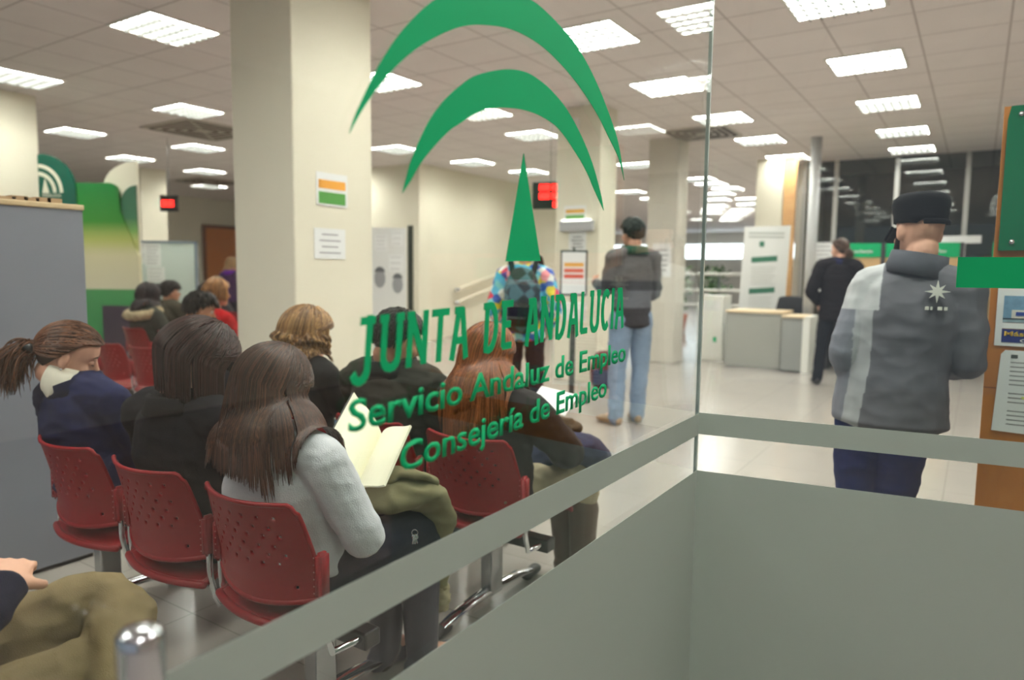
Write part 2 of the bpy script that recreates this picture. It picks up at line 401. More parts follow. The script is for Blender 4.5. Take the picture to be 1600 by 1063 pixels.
def person(label, loc, rz, P, top, bottom, group=None, sk='light', vox=.009, s=1.0, hs=1.0, shoes=(30, 28, 28), build=1.0,
           top_name='jacket', top_m=None, hem=None, collar=None, top_col=None, bot_m=None, head=True, disp=(.006, 9), boots=False, ear=True, bulk=.0, torso_w=1.0, sleeve=1.0, legw=1.0):
    root = empty('person', loc, rz, label, 'person', group); root.scale = (s, s, s)
    g = {k: (V(v) if isinstance(v, (tuple, list)) and k != 'hr' else v) for k, v in P.items()}
    M = rotm(*P['hr']); side = (g['shR']-g['shL']).normalized(); hs_side = (g['hpR']-g['hpL']).normalized()
    b = build
    # ---- body (one surface)
    bm = B()
    up = (g['nck']-g['chs']).normalized()
    tube(bm, [g['hip'], g['wst'], g['chs'], g['nck']-up*.06], [(.15*b, .10*b), (.125*b, .09*b), (.145*b, .10*b), (.115*b, .08*b)], side=side, n=18, sub=3, capk=.5)
    tube(bm, [g['shL'], (g['shL']+g['shR'])/2+up*.02, g['shR']], [.045, .055, .045], n=12, sub=3)
    nb = g['hd']+M @ (V((0, -.03, -.075))*hs)
    tube(bm, [g['nck']-up*.05, g['nck'], nb], [.06, .056, .053], n=14, sub=2)
    if head: LL = head_rings(bm, g['hd'], M, hs, ear)
    for q in 'LR':
        tube(bm, [g['sh'+q], (g['sh'+q]+g['el'+q])/2, g['el'+q], g['el'+q].lerp(g['wr'+q], .4), g['wr'+q]], [.045*b, .040*b, .035, .036, .024], n=12, sub=2)
        hand(bm, g['wr'+q], g['hd'+q], g['hn'+q], P.get('th'+q, (0, 1, .5)), P.get('curl'+q, g['curl']), .95)
        tube(bm, [g['hp'+q], g['hp'+q].lerp(g['kn'+q], .5), g['kn'+q], g['kn'+q].lerp(g['an'+q], .35), g['an'+q]], [.078*b, .066*b, .050, .050, .034], n=14, sub=2)
        dfoot = (g['to'+q]-g['an'+q]); 
        tube(bm, [g['an'+q]+V((0, 0, -.01)), g['an'+q]*.5+g['to'+q]*.5, g['to'+q]], [.034, (.034, .028), (.036, .02)], n=12, sub=2)
    fuse('body', bm, skin(sk), root, vox if vox < .008 else .008, smooth=3)
    # ---- trousers
    bm = B(); w = legw
    tube(bm, [g['hip']+V((0, 0, -.02)), g['hip'].lerp(g['wst'], .7)], [(.165*b, .125*b), (.150*b, .112*b)], side=hs_side, n=18, sub=1, capk=.45)
    for q in 'LR':
        kn, an = g['kn'+q], g['an'+q]
        low = an if not boots else kn.lerp(an, .55)
        tube(bm, [g['hp'+q], g['hp'+q].lerp(kn, .5), kn, kn.lerp(low, .5), low+V((0, 0, -.03))], [.096*b*w, .084*b*w, .067*w, .062*w, .055*w], n=16, sub=3)
    fuse('trousers', bm, bot_m or cloth('trousers', bottom), root, vox, smooth=3, disp=disp)
    # ---- shoes
    shm = mat('shoe', shoes, rough=.45)
    for q in 'LR':
        bm = B(); an, to = g['an'+q], g['to'+q]; d = (to-an); d.z = 0; d = d.normalized() if d.length > .01 else V((0, 1, 0))
        sd = d.cross(V((0, 0, 1)))
        hl = V((an.x, an.y, 0))-d*.035; zz = to.z-.035+.0
        tube(bm, [hl+V((0, 0, zz+.045)), hl+d*.10+V((0, 0, zz+.045)), hl+d*.20+V((0, 0, zz+.032)), hl+d*.245+V((0, 0, zz+.028))], [(.036, .042), (.040, .042), (.045, .030), (.034, .022)], side=sd, n=14, sub=3)
        if boots:
            kk = g['kn'+q].lerp(an, .42); tube(bm, [an+V((0, 0, -.02)), an.lerp(kk, .5), kk], [.052, .060, .068], n=16, sub=2)
        fuse('boot' if boots else 'shoe', bm, shm, root, .007, smooth=2)
    # ---- top garment
    bm = B(); tw = torso_w; k = bulk
    hp = g['hip']+V((0, 0, .02)) if hem is None else V(hem)
    tube(bm, [hp, g['wst'], g['chs'], g['nck']-up*.045], [((.175+k)*b*tw, (.130+k)*b), ((.160+k)*b*tw, (.120+k)*b), ((.172+k)*b*tw, (.125+k)*b), ((.130+k)*b*tw, (.095+k)*b)], side=side, n=20, sub=4, capk=.28)
    tube(bm, [g['shL'], (g['shL']+g['shR'])/2+up*.025, g['shR']], [.062+k, .075+k, .062+k], n=14, sub=3)
    tube(bm, [g['nck']-up*.05, g['nck']-up*.005], [.072+k, .063+k*.5], n=14)
    for q in 'LR':
        wr = g['wr'+q]; el = g['el'+q]; v = sleeve
        tube(bm, [g['sh'+q], (g['sh'+q]+el)/2, el, el.lerp(wr, .45), wr], [(.064+k)*v, (.059+k)*v, (.052+k)*v, (.048+k)*v, (.037+k*.7)*v], n=14, sub=3, capk=.3)
    tg = fuse(top_name, bm, top_m or cloth(top_name, top), root, vox, smooth=3, disp=disp, col=top_col)
    if collar:
        bm = B(); r0, h, thk, cm, nm = collar
        pts = []; n = 22
        ax = (nb-g['nck']+up*.3).normalized()
        bb = g['nck']-up*.03
        f1 = ax.orthogonal().normalized(); f2 = ax.cross(f1)
        rows = [(r0*1.18, 0), (r0*1.06, h*.5), (r0, h), (r0-thk, h), (r0*1.06-thk, h*.5), (r0*1.1-thk, 0)]
        rr = [[bm.verts.new(bb+ax*z+f1*(r*math.cos(2*PI*i/n))+f2*(r*math.sin(2*PI*i/n))) for i in range(n)] for r, z in rows]
        for i in range(6):
            for j in range(n): bm.faces.new((rr[i][j], rr[i][(j+1) % n], rr[(i+1) % 6][(j+1) % n], rr[(i+1) % 6][j]))
        bobj(nm, bm, cm, root, smooth=True)
    root['_'] = 0; del root['_']
    return root, g, M
def caps(g, k=0):
    return [(g['chs'], g['nck']-V((0, 0, .02)), .135+k, 1), (g['wst'], g['chs'], .145+k, 1), (g['shL'], g['shR'], .078+k, 1), (g['shL'], g['elL'], .068+k), (g['shR'], g['elR'], .068+k), (g['nck'], g['hd'], .06)]
def face_bits(root, g, M, s=1.0, brow=(50, 35, 28), closed=False):
    L = lambda x, y, z: g['hd']+M @ (V((x, y, z))*s)
    bmb = mat('eyebrow', brow, rough=.8); ew = mat('eye_white', (225, 220, 215), rough=.2) if not closed else skin('light'); pu = mat('iris', (40, 28, 22), rough=.2); lp = mat('lips', (176, 96, 90), rough=.45)
    for x in (-1, 1):
        bm = B(); ellip(bm, L(.031*x, .0745, .004), (.0125*s, .011*s, .0105*s), M); e = bobj('eye', bm, ew, root, smooth=True)
        if not closed:
            bm = B(); ellip(bm, L(.031*x, .0835, .004), (.0055*s, .0035*s, .0055*s), M, 10); bobj('iris', bm, pu, e, smooth=True)
        else:
            bm = B(); tube(bm, [L(.020*x, .083, -.001), L(.031*x, .0865, -.003), L(.042*x, .080, -.001)], .0016, n=6, sub=3); bobj('eyelash', bm, bmb, e)
        bm = B(); tube(bm, [L(.014*x, .088, .026), L(.03*x, .087, .031), L(.046*x, .076, .025)], [(.002, .0035), (.002, .004), (.001, .002)], side=M @ V((0, 1, 0)), n=8, sub=3); bobj('eyebrow', bm, bmb, root)
    bm = B(); tube(bm, [L(-.02, .090, -.066), L(0, .0965, -.064), L(.02, .090, -.066)], [(.003, .002), (.004, .008), (.003, .002)], side=M @ V((0, 1, 0)), n=10, sub=3); bobj('lips', bm, lp, root, smooth=True)

# ================================================================== SETTING
CE = 3.343
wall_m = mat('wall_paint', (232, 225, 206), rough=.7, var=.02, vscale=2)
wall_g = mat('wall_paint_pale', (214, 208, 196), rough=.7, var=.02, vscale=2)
floor_m = tile_mat('floor_tiles', (164, 157, 150), (160, 153, 146), (138, 131, 124), .6, .003, .17, spec=.38, off=(.1, .25, 0), bump=.15)
ceil_m = tile_mat('ceiling_tiles', (240, 231, 231), (238, 229, 229), (194, 185, 184), .622, .009, .9, spec=.1, off=(-.089, .503, 0))
steel = mat('brushed_steel', (185, 188, 190), rough=.25, metal=1)
chrome = mat('chrome', (215, 218, 222), rough=.08, metal=1)
black = mat('black_plastic', (22, 22, 24), rough=.4)
white = mat('white_paint', (232, 232, 226), rough=.5)
paper = mat('paper', (236, 236, 236), rough=.8)
green = mat('green_vinyl', (8, 168, 106), rough=.6, spec=.2)
struct(bx('floor', floor_m, -24, 6, -5, 34, -.1, 0))
struct(bx('ceiling', ceil_m, -24, 6, -5, 34, CE, CE+.1))
struct(bx('wall_left', wall_m, -18.8, -18.6, -5, 34, 0, CE))
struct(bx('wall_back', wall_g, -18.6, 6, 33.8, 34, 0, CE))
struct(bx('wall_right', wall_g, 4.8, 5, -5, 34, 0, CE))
struct(bx('wall_center', wall_m, -9.1, -8.83, 10.27, 16.5, 0, CE))
struct(bx('wall_inner', wall_m, -11.6, -9.1, 10.27, 10.5, 0, CE))
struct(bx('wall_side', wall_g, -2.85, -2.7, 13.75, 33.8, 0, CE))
# pillars
def pillar(x0, x1, y0, y1, label, m=wall_m):
    o = bx('pillar', m, x0, x1, y0, y1, 0, CE, bevel=.01); struct(o); o['label'] = label; o['category'] = 'pillar'; return o
pillar(-4.43, -3.80, 3.164, 3.89, 'thick cream pillar in the middle of the waiting area with two notices')
pillar(-10.1, -9.4, 3.40, 4.08, 'cream pillar at the left edge behind the grey cabinet')
pillar(-14.65, -14.12, 7.95, 8.5, 'distant cream pillar behind the whiteboard')
pillar(-4.44, -3.84, 7.75, 8.2, 'cream pillar carrying the dispenser box and the small traffic-light notice')
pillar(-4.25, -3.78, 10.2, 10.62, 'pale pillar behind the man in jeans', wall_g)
pillar(-3.36, -2.91, 12.9, 13.35, 'cream pillar behind the white upright banner')
bx('wood_panel', wood_mat('pale_wood', (222, 176, 120), (205, 152, 98)), -2.90, -2.70, 12.92, 12.99, 0, CE)
tag(bpy.data.objects['wood_panel'], 'tall orange wooden panel beside the pillar behind the banner', 'panel')
o = B(); cyl(o, (-2.085, 11.2, 0), (-2.085, 11.2, CE), .075, 24); struct(bobj('column', o, mat('grey_column', (190, 190, 190), rough=.4), smooth=True))
# orange door on the left wall
d = empty('door_1', (-18.58, 13.0, 0)); struct(d)
bx('door_leaf', wood_mat('orange_wood', (206, 120, 44), (190, 104, 34)), 0, .05, -.7, .45, 0, 2.5, d)
bx('door_frame', wood_mat('dark_wood', (120, 66, 26), (104, 54, 20)), -.01, .04, -.8, .55, 0, 2.6, d)
# rear windows, far away
sky = emit('daylit_window', (235, 245, 255), 3.0)
for i, (x0, x1) in enumerate(((-16, -12.6), (-12.2, -9), (-8.6, -5.6), (-5.3, -3.3))):
    w = bx('window_%d' % (i+3), sky, x0, x1, 33.74, 33.79, 2.1, 2.75); struct(w)
    bx('window_frame', white, x0-.05, x1+.05, 33.77, 33.8, 2.05, 2.8).parent = w
# dark glazed partition at the end of the hall
gl_dark = glass_mat('dark_glass', (214, 218, 214), 1.3)
gp = empty('window_2', (-2.70, 13.65, 0)); struct(gp)
bx('pane', gl_dark, 0, 7.5, -.005, .005, 0, CE, gp)
for x in (0, .52, 1.46, 2.46, 3.6, 5, 6.3): bx('mullion', mat('mullion_grey', (176, 174, 170), rough=.4), x-.035, x+.035, -.04, .04, 0, CE, gp)
struct(bx('wall_partition', mat('dim_wall', (150, 146, 140), rough=.8), -2.7, 4.8, 15.6, 15.7, 0, CE))
bl = mat('blind_slat', (120, 118, 112), rough=.5)
t = empty('venetian_blind', (-2.5, 14.3, 0), 0, 'grey horizontal blinds behind the dark glass partition', 'blind')
bm = B()
for i in range(34): box(bm, 0, 7.2, -.01, .03, 1.75+i*.036, 1.752+i*.036)
bobj('slats', bm, bl, t); bx('rail', bl, 0, 7.2, -.01, .03, 1.70, 1.73, t)
# wheelchair ramp by the side wall
bm = B(); poly(bm, [(-8.82, 10.9, 0), (-8.82, 16.4, .0), (-8.82, 16.4, .9), ], (1.1, 0, 0)); rp = bobj('ramp', bm, floor_m); struct(rp)
# ------------------------------------------------------------------ glass panes with film and lettering
glass = glass_mat('clear_glass')
film = frost_mat('frosted_film', (190, 200, 192), .5)
edge = mat('glass_edge', (226, 240, 234), rough=.15, spec=.8)
d1 = empty('door_2', (0, 0, 0)); struct(d1); d1['label'] = 'clear glass door with green lettering, frosted stripe and steel pull bar'
bx('glass_leaf', glass, -.705, -.695, .02, 2.115, .01, 2.7, d1)
bx('frosted_stripe', film, -.6945, -.6935, .02, 2.113, .855, .922, d1)
bx('frosted_film', film, -.6945, -.6935, .02, 2.113, .012, .743, d1)
bx('polished_edge', edge, -.7052, -.6948, 2.115, 2.1185, .01, 2.7, d1)
def trace(name, pts, par, m=green):
    bm = B(); vs = [bm.verts.new((-.6925, y, z)) for y, z in pts]
    f = bm.faces.new(vs); bmesh.ops.triangulate(bm, faces=[f], ngon_method='EAR_CLIP')
    r = bmesh.ops.extrude_face_region(bm, geom=bm.faces[:]); bmesh.ops.translate(bm, verts=[v for v in r['geom'] if isinstance(v, bmesh.types.BMVert)], vec=(-.0012, 0, 0))
    return bobj(name, bm, m, par)
def smo(p, k=5):
    P = [V((a, b, 0)) for a, b in p]; q, _ = crom(P, [(0, 0)]*len(P), k); return [(v.x, v.y) for v in q]
A1o = [(.669, 1.526), (.676, 1.544), (.692, 1.573), (.713, 1.608), (.734, 1.639), (.763, 1.675), (.801, 1.713), (.845, 1.749), (.9, 1.779), (.964, 1.805), (1.034, 1.822), (1.101, 1.829), (1.144, 1.828), (1.21, 1.816), (1.286, 1.794), (1.366, 1.749), (1.437, 1.691), (1.486, 1.637), (1.521, 1.562)]
A1i = [(1.488, 1.607), (1.433, 1.646), (1.369, 1.687), (1.289, 1.724), (1.213, 1.748), (1.146, 1.761), (1.085, 1.764), (1.029, 1.76), (.972, 1.748), (.927, 1.735), (.883, 1.716), (.832, 1.687), (.792, 1.66), (.755, 1.629), (.726, 1.6), (.709, 1.581), (.686, 1.552)]
A2o = [(.77, 1.46), (.785, 1.5), (.805, 1.536), (.832, 1.575), (.866, 1.609), (.903, 1.637), (.948, 1.664), (1.025, 1.691), (1.087, 1.702), (1.135, 1.7), (1.188, 1.689), (1.246, 1.667), (1.306, 1.628), (1.357, 1.581), (1.399, 1.525), (1.419, 1.486)]
A2i = [(1.371, 1.525), (1.338, 1.555), (1.292, 1.586), (1.217, 1.624), (1.15, 1.636), (1.088, 1.636), (1.026, 1.628), (.977, 1.616), (.938, 1.6), (.91, 1.584), (.876, 1.564), (.841, 1.536), (.812, 1.509), (.788, 1.48)]
trace('outer_arch', smo(A1o)+smo([A1o[-1]]+A1i+[A1o[0]])[1:-1], d1)
trace('inner_arch', smo(A2o)+smo([A2o[-1]]+A2i+[A2o[0]])[1:-1], d1)
trace('triangle', [(1.09, 1.561), (1.154, 1.371), (1.036, 1.368)], d1)
# slab lettering built from strokes
SW = .19
def stroke(out, pts, w=SW):
    out.append((pts, w))
def arc(cx, cy, rx, ry, a0, a1, n=14): return [(cx+rx*math.cos(R(a0+(a1-a0)*i/n)), cy+ry*math.sin(R(a0+(a1-a0)*i/n))) for i in range(n+1)]
G = {  # advance width, strokes in a unit-high box
 'J': (.62, [[(.18, .93), (.56, .93)], [(.42, .98), (.42, .12)]+arc(.22, .12, .20, .22, 0, -150, 8)]),
 'U': (.72, [[(0, .93), (.22, .93)], [(.13, .95), (.13, .28)]+arc(.36, .28, .23, .24, 180, 360, 12)+[(.59, .95)], [(.50, .93), (.70, .93)]]),
 'N': (.72, [[(.10, 0), (.10, .98)], [(0, .93), (.2, .93)], [(.12, .92), (.58, .08)], [(.60, .02), (.60, .98)]]),
 'T': (.60, [[(0, .92), (.58, .92)], [(.29, .92), (.29, 0)]]),
 'A': (.66, [[(.07, 0), (.25, .9), (.40, .9), (.60, 0)], [(.12, .92), (.40, .92)], [(.16, .33), (.50, .33)]]),
 'D': (.66, [[(0, .93), (.25, .93)]+arc(.25, .48, .29, .45, 90, -90, 14)+[(.10, .05)], [(.12, .93), (.12, .05)]]),
 'E': (.56, [[(0, .93), (.50, .93)], [(.12, .93), (.12, .05)], [(.12, .05), (.50, .05)], [(.12, .5), (.42, .5)]]),
 'L': (.52, [[(.10, .98), (.10, .06)], [(.10, .06), (.48, .06)]]),
 'C': (.62, [arc(.32, .48, .25, .44, 55, 305, 16)]),
 'I': (.24, [[(.10, 0), (.10, .98)]]), ' ': (.42, [])}
def quadmap(q, u, v):
    (a, b), (c, d_), (e, f), (g_, h) = q   # bl, br, tr, tl
    y = a*(1-u)*(1-v)+c*u*(1-v)+e*u*v+g_*(1-u)*v; z = b*(1-u)*(1-v)+d_*u*(1-v)+f*u*v+h*(1-u)*v
    return y, z
def lettering(name, s, q, par):
    x = 0; items = []
    for ch in s:
        w, st = G[ch]
        for p in st: items.append([(a+x, b) for a, b in p])
        x += w+.12
    Wd = x-.12; bm = B(); k_ = 0
    for p in items:
        for i in range(len(p)-1):
            a, b = V(p[i]+(0,)), V(p[i+1]+(0,)); t = (b-a)
            if t.length < 1e-6: continue
            t = t.normalized(); hw = .072 if abs(t.x) > .8 else .085; n_ = V((-t.y, t.x, 0))*hw; e = t*(.045 if len(p) > 2 else .02)
            cs = [a-n_-e, b-n_+e, b+n_+e, a+n_-e]
            pts = [quadmap(q, c.x/Wd, c.y) for c in cs]; k_ += 1
            poly(bm, [(-.6925+.00002*(k_ % 40), y, z) for y, z in pts], (-.0012-.00002*(k_ % 40), 0, 0))
    return bobj(name, bm, green, par)
lettering('lettering', 'JUNTA DE ANDALUCIA', [(.668, 1.207), (1.536, 1.226), (1.540, 1.318), (.676, 1.286)], d1)
def textmesh(s, bold=0, res=3):
    cu = bpy.data.curves.new('t', 'FONT'); cu.body = s; cu.size = 1; cu.offset = bold; cu.resolution_u = res; cu.extrude = 0.0
    o = bpy.data.objects.new('t', cu); C.objects.link(o)
    dg = bpy.context.evaluated_depsgraph_get(); me = bpy.data.meshes.new_from_object(o.evaluated_get(dg)); bpy.data.objects.remove(o); bpy.data.curves.remove(cu)
    return me
def text_on(name, s, fn, m, par, bold=0, thick=(0, 0, 0), capref=None):
    """fn maps (u 0..1 along, v in cap heights) to a point"""
    me = textmesh(s, bold); xs = [v.co.x for v in me.vertices]; x0, x1 = min(xs), max(xs); H = .70
    bm = B(); bm.from_mesh(me); bpy.data.meshes.remove(me)
    for v in bm.verts: v.co = V(fn((v.co.x-x0)/(x1-x0), v.co.y/H))
    r = bmesh.ops.extrude_face_region(bm, geom=bm.faces[:]); bmesh.ops.translate(bm, verts=[v for v in r['geom'] if isinstance(v, bmesh.types.BMVert)], vec=thick)
    return bobj(name, bm, m, par)
def q_fn(q): return lambda u, v: (-.6937,)+quadmap(q, u, v)
text_on('lettering', 'Servicio Andaluz de Empleo', q_fn([(.661, 1.133), (1.555, 1.142), (1.555, 1.187), (.663, 1.176)]), green, d1, .018, (.0012, 0, 0))
text_on('lettering', 'Consejería de Empleo', q_fn([(.762, 1.054), (1.455, 1.071), (1.455, 1.116), (.764, 1.097)]), green, d1, .018, (.0012, 0, 0))
# pull bar
bm = B(); tube(bm, [(-.652, .350, .32), (-.652, .350, .6), (-.652, .350, .9), (-.652, .350, 1.0)], .0215, n=48, capk=.35, sub=4); h = bobj('pull_bar', bm, mat('satin_chrome', (205, 208, 212), rough=.16, metal=1), d1, smooth=True)
for z in (.42, .88):
    bm = B(); cyl(bm, (-.694, .350, z), (-.66, .350, z), .011, 16); bobj('standoff', bm, chrome, h, smooth=True)
# right hand pane, set slightly askew
a = R(8.2); w1 = empty('window_1', (-.7, 2.121, 0), a); struct(w1); w1['label'] = 'clear glass pane on the right with a green blank sticker and frosted stripe'
bx('pane', glass, .004, 1.5, 0, .01, .01, 2.7, w1)
bx('frosted_stripe', film, .004, 1.5, -.0015, -.0005, .857, .924, w1)
bx('frosted_film', film, .004, 1.5, -.0015, -.0005, .012, .742, w1)
bx('polished_edge', edge, .0, .004, -.0005, .0105, .01, 2.7, w1)
bx('green_sticker', mat('green_sticker', (0, 150, 90), rough=.6, spec=.2), .658, .96, -.0016, -.0005, 1.322, 1.402, w1)

# ------------------------------------------------------------------ ceiling lights
lamp_m = emit('lamp_glow', (255, 249, 244), 22.0)
frame_m = mat('lamp_frame', (225, 222, 216), rough=.4)
louvre_m = mat('lamp_louvre', (72, 72, 70), rough=.3)
def make_light():
    t = empty('ceiling_light', (0, 0, CE))
    bm = B(); h = .311
    for s_ in (-1, 1):
        box(bm, -h, h, s_*h-.012, s_*h+.012, -.012, .0); box(bm, s_*h-.012, s_*h+.012, -h, h, -.012, 0)
    bobj('frame', bm, frame_m, t)
    bx('diffuser', lamp_m, -.297, .297, -.297, .297, -.006, -.001, t)
    bm = B()
    for i in range(1, 7): x = -.297+i*.594/7; box(bm, x-.006, x+.006, -.297, .297, -.034, -.008)
    for i in range(1, 5): y = -.297+i*.594/5; box(bm, -.297, .297, y-.004, y+.004, -.034, -.008)
    bobj('louvre', bm, louvre_m, t); return t
def copy_tree(o, par=None):
    c = o.copy(); C.objects.link(c); c.parent = par
    for ch in [x for x in bpy.data.objects if x.parent == o]: copy_tree(ch, c)
    return c
L0 = make_light()
LP = [(-5.82, 3.54, 'large louvred ceiling light at top left, nearest the grey cabinet'), (-8.66, 3.61, 'louvred ceiling light cut by the left edge of the photo'), (-8.52, 5.46, 'louvred ceiling light just in front of the big ceiling vent'), (-11.37, 5.45, 'louvred ceiling light above the green display totem'),
 (-10.97, 7.18, 'ceiling light just behind the big ceiling vent'), (-13.17, 7.25, 'ceiling light beside the distant pillar behind the totem'), (-13.5, 8.97, 'ceiling light in front of the second, farther ceiling vent'), (-15.79, 10.6, 'farthest ceiling light on the left, near the orange door'),
 (-8.15, 8.92, 'ceiling light just right of the inner arch tip, above the poster panel'), (-7.9, 10.69, 'ceiling light above the sloping handrails'), (-5.56, 9.01, 'ceiling light seen under the inner arch of the green emblem'), (-7.66, 12.25, 'ceiling light beside the tip of the green triangle'),
 (-2.86, 5.56, 'big bright ceiling light crossed by the outer green arch'), (-2.91, 7.42, 'second ceiling light of the middle row, behind the glass joint'), (-2.87, 9.28, 'third ceiling light of the middle row'), (-2.84, 11.03, 'fourth ceiling light of the middle row'), (-2.84, 12.85, 'last ceiling light of the middle row, before the wooden panel'),
 (-1.0, 5.74, 'ceiling light of the right-hand row at the top edge'), (-1.0, 7.55, 'second ceiling light of the right-hand row'), (-1.0, 9.45, 'third ceiling light of the right-hand row'), (-1.0, 11.35, 'fourth ceiling light of the right-hand row'), (-1.0, 13.0, 'last ceiling light of the right-hand row, touching the dark glass wall'),
 (-5.39, 12.43, 'small ceiling light left of the pale pillar behind the man in jeans'), (-7.3, 16.41, 'distant ceiling light above the head of the man in jeans'), (-10.24, 10.3-.7, 'ceiling light partly hidden by the right edge of the thick pillar'), (-5.41, 5.69, 'ceiling light peeping out beside the thick pillar top'), (-5.38, 7.43, 'ceiling light tucked under the top of the inner arch')]
G_far = 'distant ceiling lights beyond the pillars'
for x, y in [(-5.05, 14.88), (-5.1, 15.84), (-5.03, 16.84), (-5.51, 17.81), (-6.0, 19.2), (-6.56, 20.92), (-7.0, 22.0), (-7.44, 23.24), (-8.63, 25.79), (-5.19, 19.36), (-5.6, 20.9), (-6.25, 22.5), (-6.6, 23.4), (-6.96, 24.33), (-7.4, 25.4), (-7.81, 26.52), (-7.4, 18.2), (-7.6, 20), (-8.2, 22.2), (-9, 24)]:
    LP.append((x, y, None))
LP += [(.48, 5.6, 'X'), (.48, 3.7, 'X'), (.9, 7.5, 'X'), (2.7, 9.4, 'X'), (.48, 1.8, 'X'), (.48, -.2, 'X'), (-1.0, 3.85, 'X'), (-1.0, 1.98, 'X'), (-2.87, 3.69, 'X'), (-2.87, 1.82, 'X'), (-2.87, -.05, 'X'), (-5.6, 1.2, 'X'), (2.4, -2, 'X'), (-3.4, -1.6, 'X')]  # unseen lights added to brighten the near side; first matches a glass reflection
for i, (x, y, lb) in enumerate(LP):
    t = L0 if i == 0 else copy_tree(L0); t.location = (x, y, CE)
    if lb is None: tag(t, 'small bright ceiling light far back beyond the pillars', 'ceiling light', G_far)
    elif lb == 'X': tag(t, 'out-of-view ceiling light, one of a set mostly added to brighten the near side', 'ceiling light', 'ceiling lights out of view')
    else: tag(t, lb, 'ceiling light')
# ceiling vents
def vent(x, y, s_, label):
    t = empty('ceiling_vent', (x, y, CE), 0, label, 'ceiling vent'); dk = mat('vent_dark', (70, 58, 54), rough=.7)
    bx('frame', mat('vent_frame', (196, 188, 178), rough=.5), -s_, s_, -s_, s_, -.02, 0, t)
    bm = B()
    for k in range(4):
        q = s_*(.86-.2*k)
        for a_, b_ in ((1, 0), (0, 1)):
            for sg in (-1, 1):
                if a_: box(bm, -q+.03, q-.03, sg*q-.03, sg*q+.03, -.024, -.021)
                else: box(bm, sg*q-.03, sg*q+.03, -q+.03, q-.03, -.024, -.021)
    bobj('slots', bm, dk, t)
vent(-9.5, 6.3, .6, 'big square ceiling vent with dark slots left of the thick pillar')
vent(-14.9, 10.0, .6, 'smaller looking dark ceiling vent far left near the orange door')
vent(-3.4, 10.05, .45, 'ceiling vent beside the glass joint above the pale pillar')

# ------------------------------------------------------------------ beam seating
red = mat('red_polypropylene', (140, 5, 18), rough=.42, spec=.35, bump=.25, bscale=700)
rivet_m = mat('rivet', (190, 120, 120), rough=.3, metal=.3)
def backrest_mesh():
    NU, NV = 84, 56; bm = B(); g_ = {}
    def P(u, v):
        hw = .207-.022*max(0, (v-.4)/.6); z = .492+(.755-.492)*v
        zb = -.028*(1-u*u)*(1-v)**2; zt = -.004*(1-u*u)*v
        y = -.058*(1-u*u)-.072*max(0, v-.15)**1.3
        if v > .9 and abs(u) > .9: z -= .02*((v-.9)/.1)*((abs(u)-.9)/.1)**2
        return V((u*hw, y, z+zb+zt))
    for i in range(NU+1):
        for j in range(NV+1): g_[i, j] = bm.verts.new(P(i/NU*2-1, j/NV))
    holes = set()
    for r in range(6):
        for c in range(6):
            i = int(NU*(.15+.74*(c+(.5 if r % 2 else 0))/6)); j = int(NV*(.36+.58*r/6)); holes |= {(i, j), (i+1, j), (i, j+1), (i+1, j+1)}
    for i in (int(NU*.86), int(NU*.14)): holes |= {(i, 7), (i+1, 7), (i, 8), (i+1, 8)}
    for i in range(NU):
        for j in range(NV):
            if (i, j) not in holes: bm.faces.new((g_[i, j], g_[i+1, j], g_[i+1, j+1], g_[i, j+1]))
    me = bpy.data.meshes.new('backrest'); bmesh.ops.recalc_face_normals(bm, faces=bm.faces); bm.to_mesh(me); bm.free()
    o = link('tmp', me, red); md = o.modifiers.new('s', 'SOLIDIFY'); md.thickness = .007; md.offset = 0; me = ev(o)
    bm = B(); bm.from_mesh(me)
    n = 40
    tube(bm, [P(-1+2*i/n, 1) for i in range(n+1)], .0065, n=8)
    tube(bm, [P(-1+2*i/n, 0) for i in range(n+1)], .0085, n=8)
    for s_ in (-1, 1): tube(bm, [P(s_, i/12) for i in range(13)], .0065, n=8)
    bm.to_mesh(me); bm.free(); bpy.data.objects.remove(o)
    me.polygons.foreach_set('use_smooth', [True]*len(me.polygons)); return me
def seat_mesh():
    NU, NV = 24, 24; bm = B(); g_ = {}
    def P(u, v):
        hw = .205-.02*max(0, (v-.6)/.4)**2; y = -.015-.045*(1-u*u)*(1-v)**2+.43*v
        z = .425-.022*math.sin(PI*min(1, v*1.15))*(1-u*u*.8)-.05*max(0, (v-.85)/.15)**2-.018*max(0, (.12-v)/.12)
        return V((u*hw, y, z))
    for i in range(NU+1):
        for j in range(NV+1): g_[i, j] = bm.verts.new(P(i/NU*2-1, j/NV))
    for i in range(NU):
        for j in range(NV): bm.faces.new((g_[i, j], g_[i+1, j], g_[i+1, j+1], g_[i, j+1]))
    me = bpy.data.meshes.new('seat'); bmesh.ops.recalc_face_normals(bm, faces=bm.faces); bm.to_mesh(me); bm.free()
    o = link('tmp', me, red); md = o.modifiers.new('s', 'SOLIDIFY'); md.thickness = .010; md.offset = 0; me = ev(o)
    bm = B(); bm.from_mesh(me); n = 24
    tube(bm, [P(-1+2*i/n, 0) for i in range(n+1)], .012, n=8)
    for s_ in (-1, 1): tube(bm, [P(s_, i/n) for i in range(n+1)], .009, n=8)
    bm.to_mesh(me); bm.free(); bpy.data.objects.remove(o)
    me.polygons.foreach_set('use_smooth', [True]*len(me.polygons)); return me
BACK, SEAT = backrest_mesh(), seat_mesh()
def knob_mesh():
    bm = B(); box(bm, -.014, .014, -.02, .02, .498, .622); bmesh.ops.bevel(bm, geom=bm.edges[:], offset=.009, segments=3, affect='EDGES')
    me = bpy.data.meshes.new('bracket'); bm.to_mesh(me); bm.free(); me.materials.append(red); me.polygons.foreach_set('use_smooth', [True]*len(me.polygons)); return me
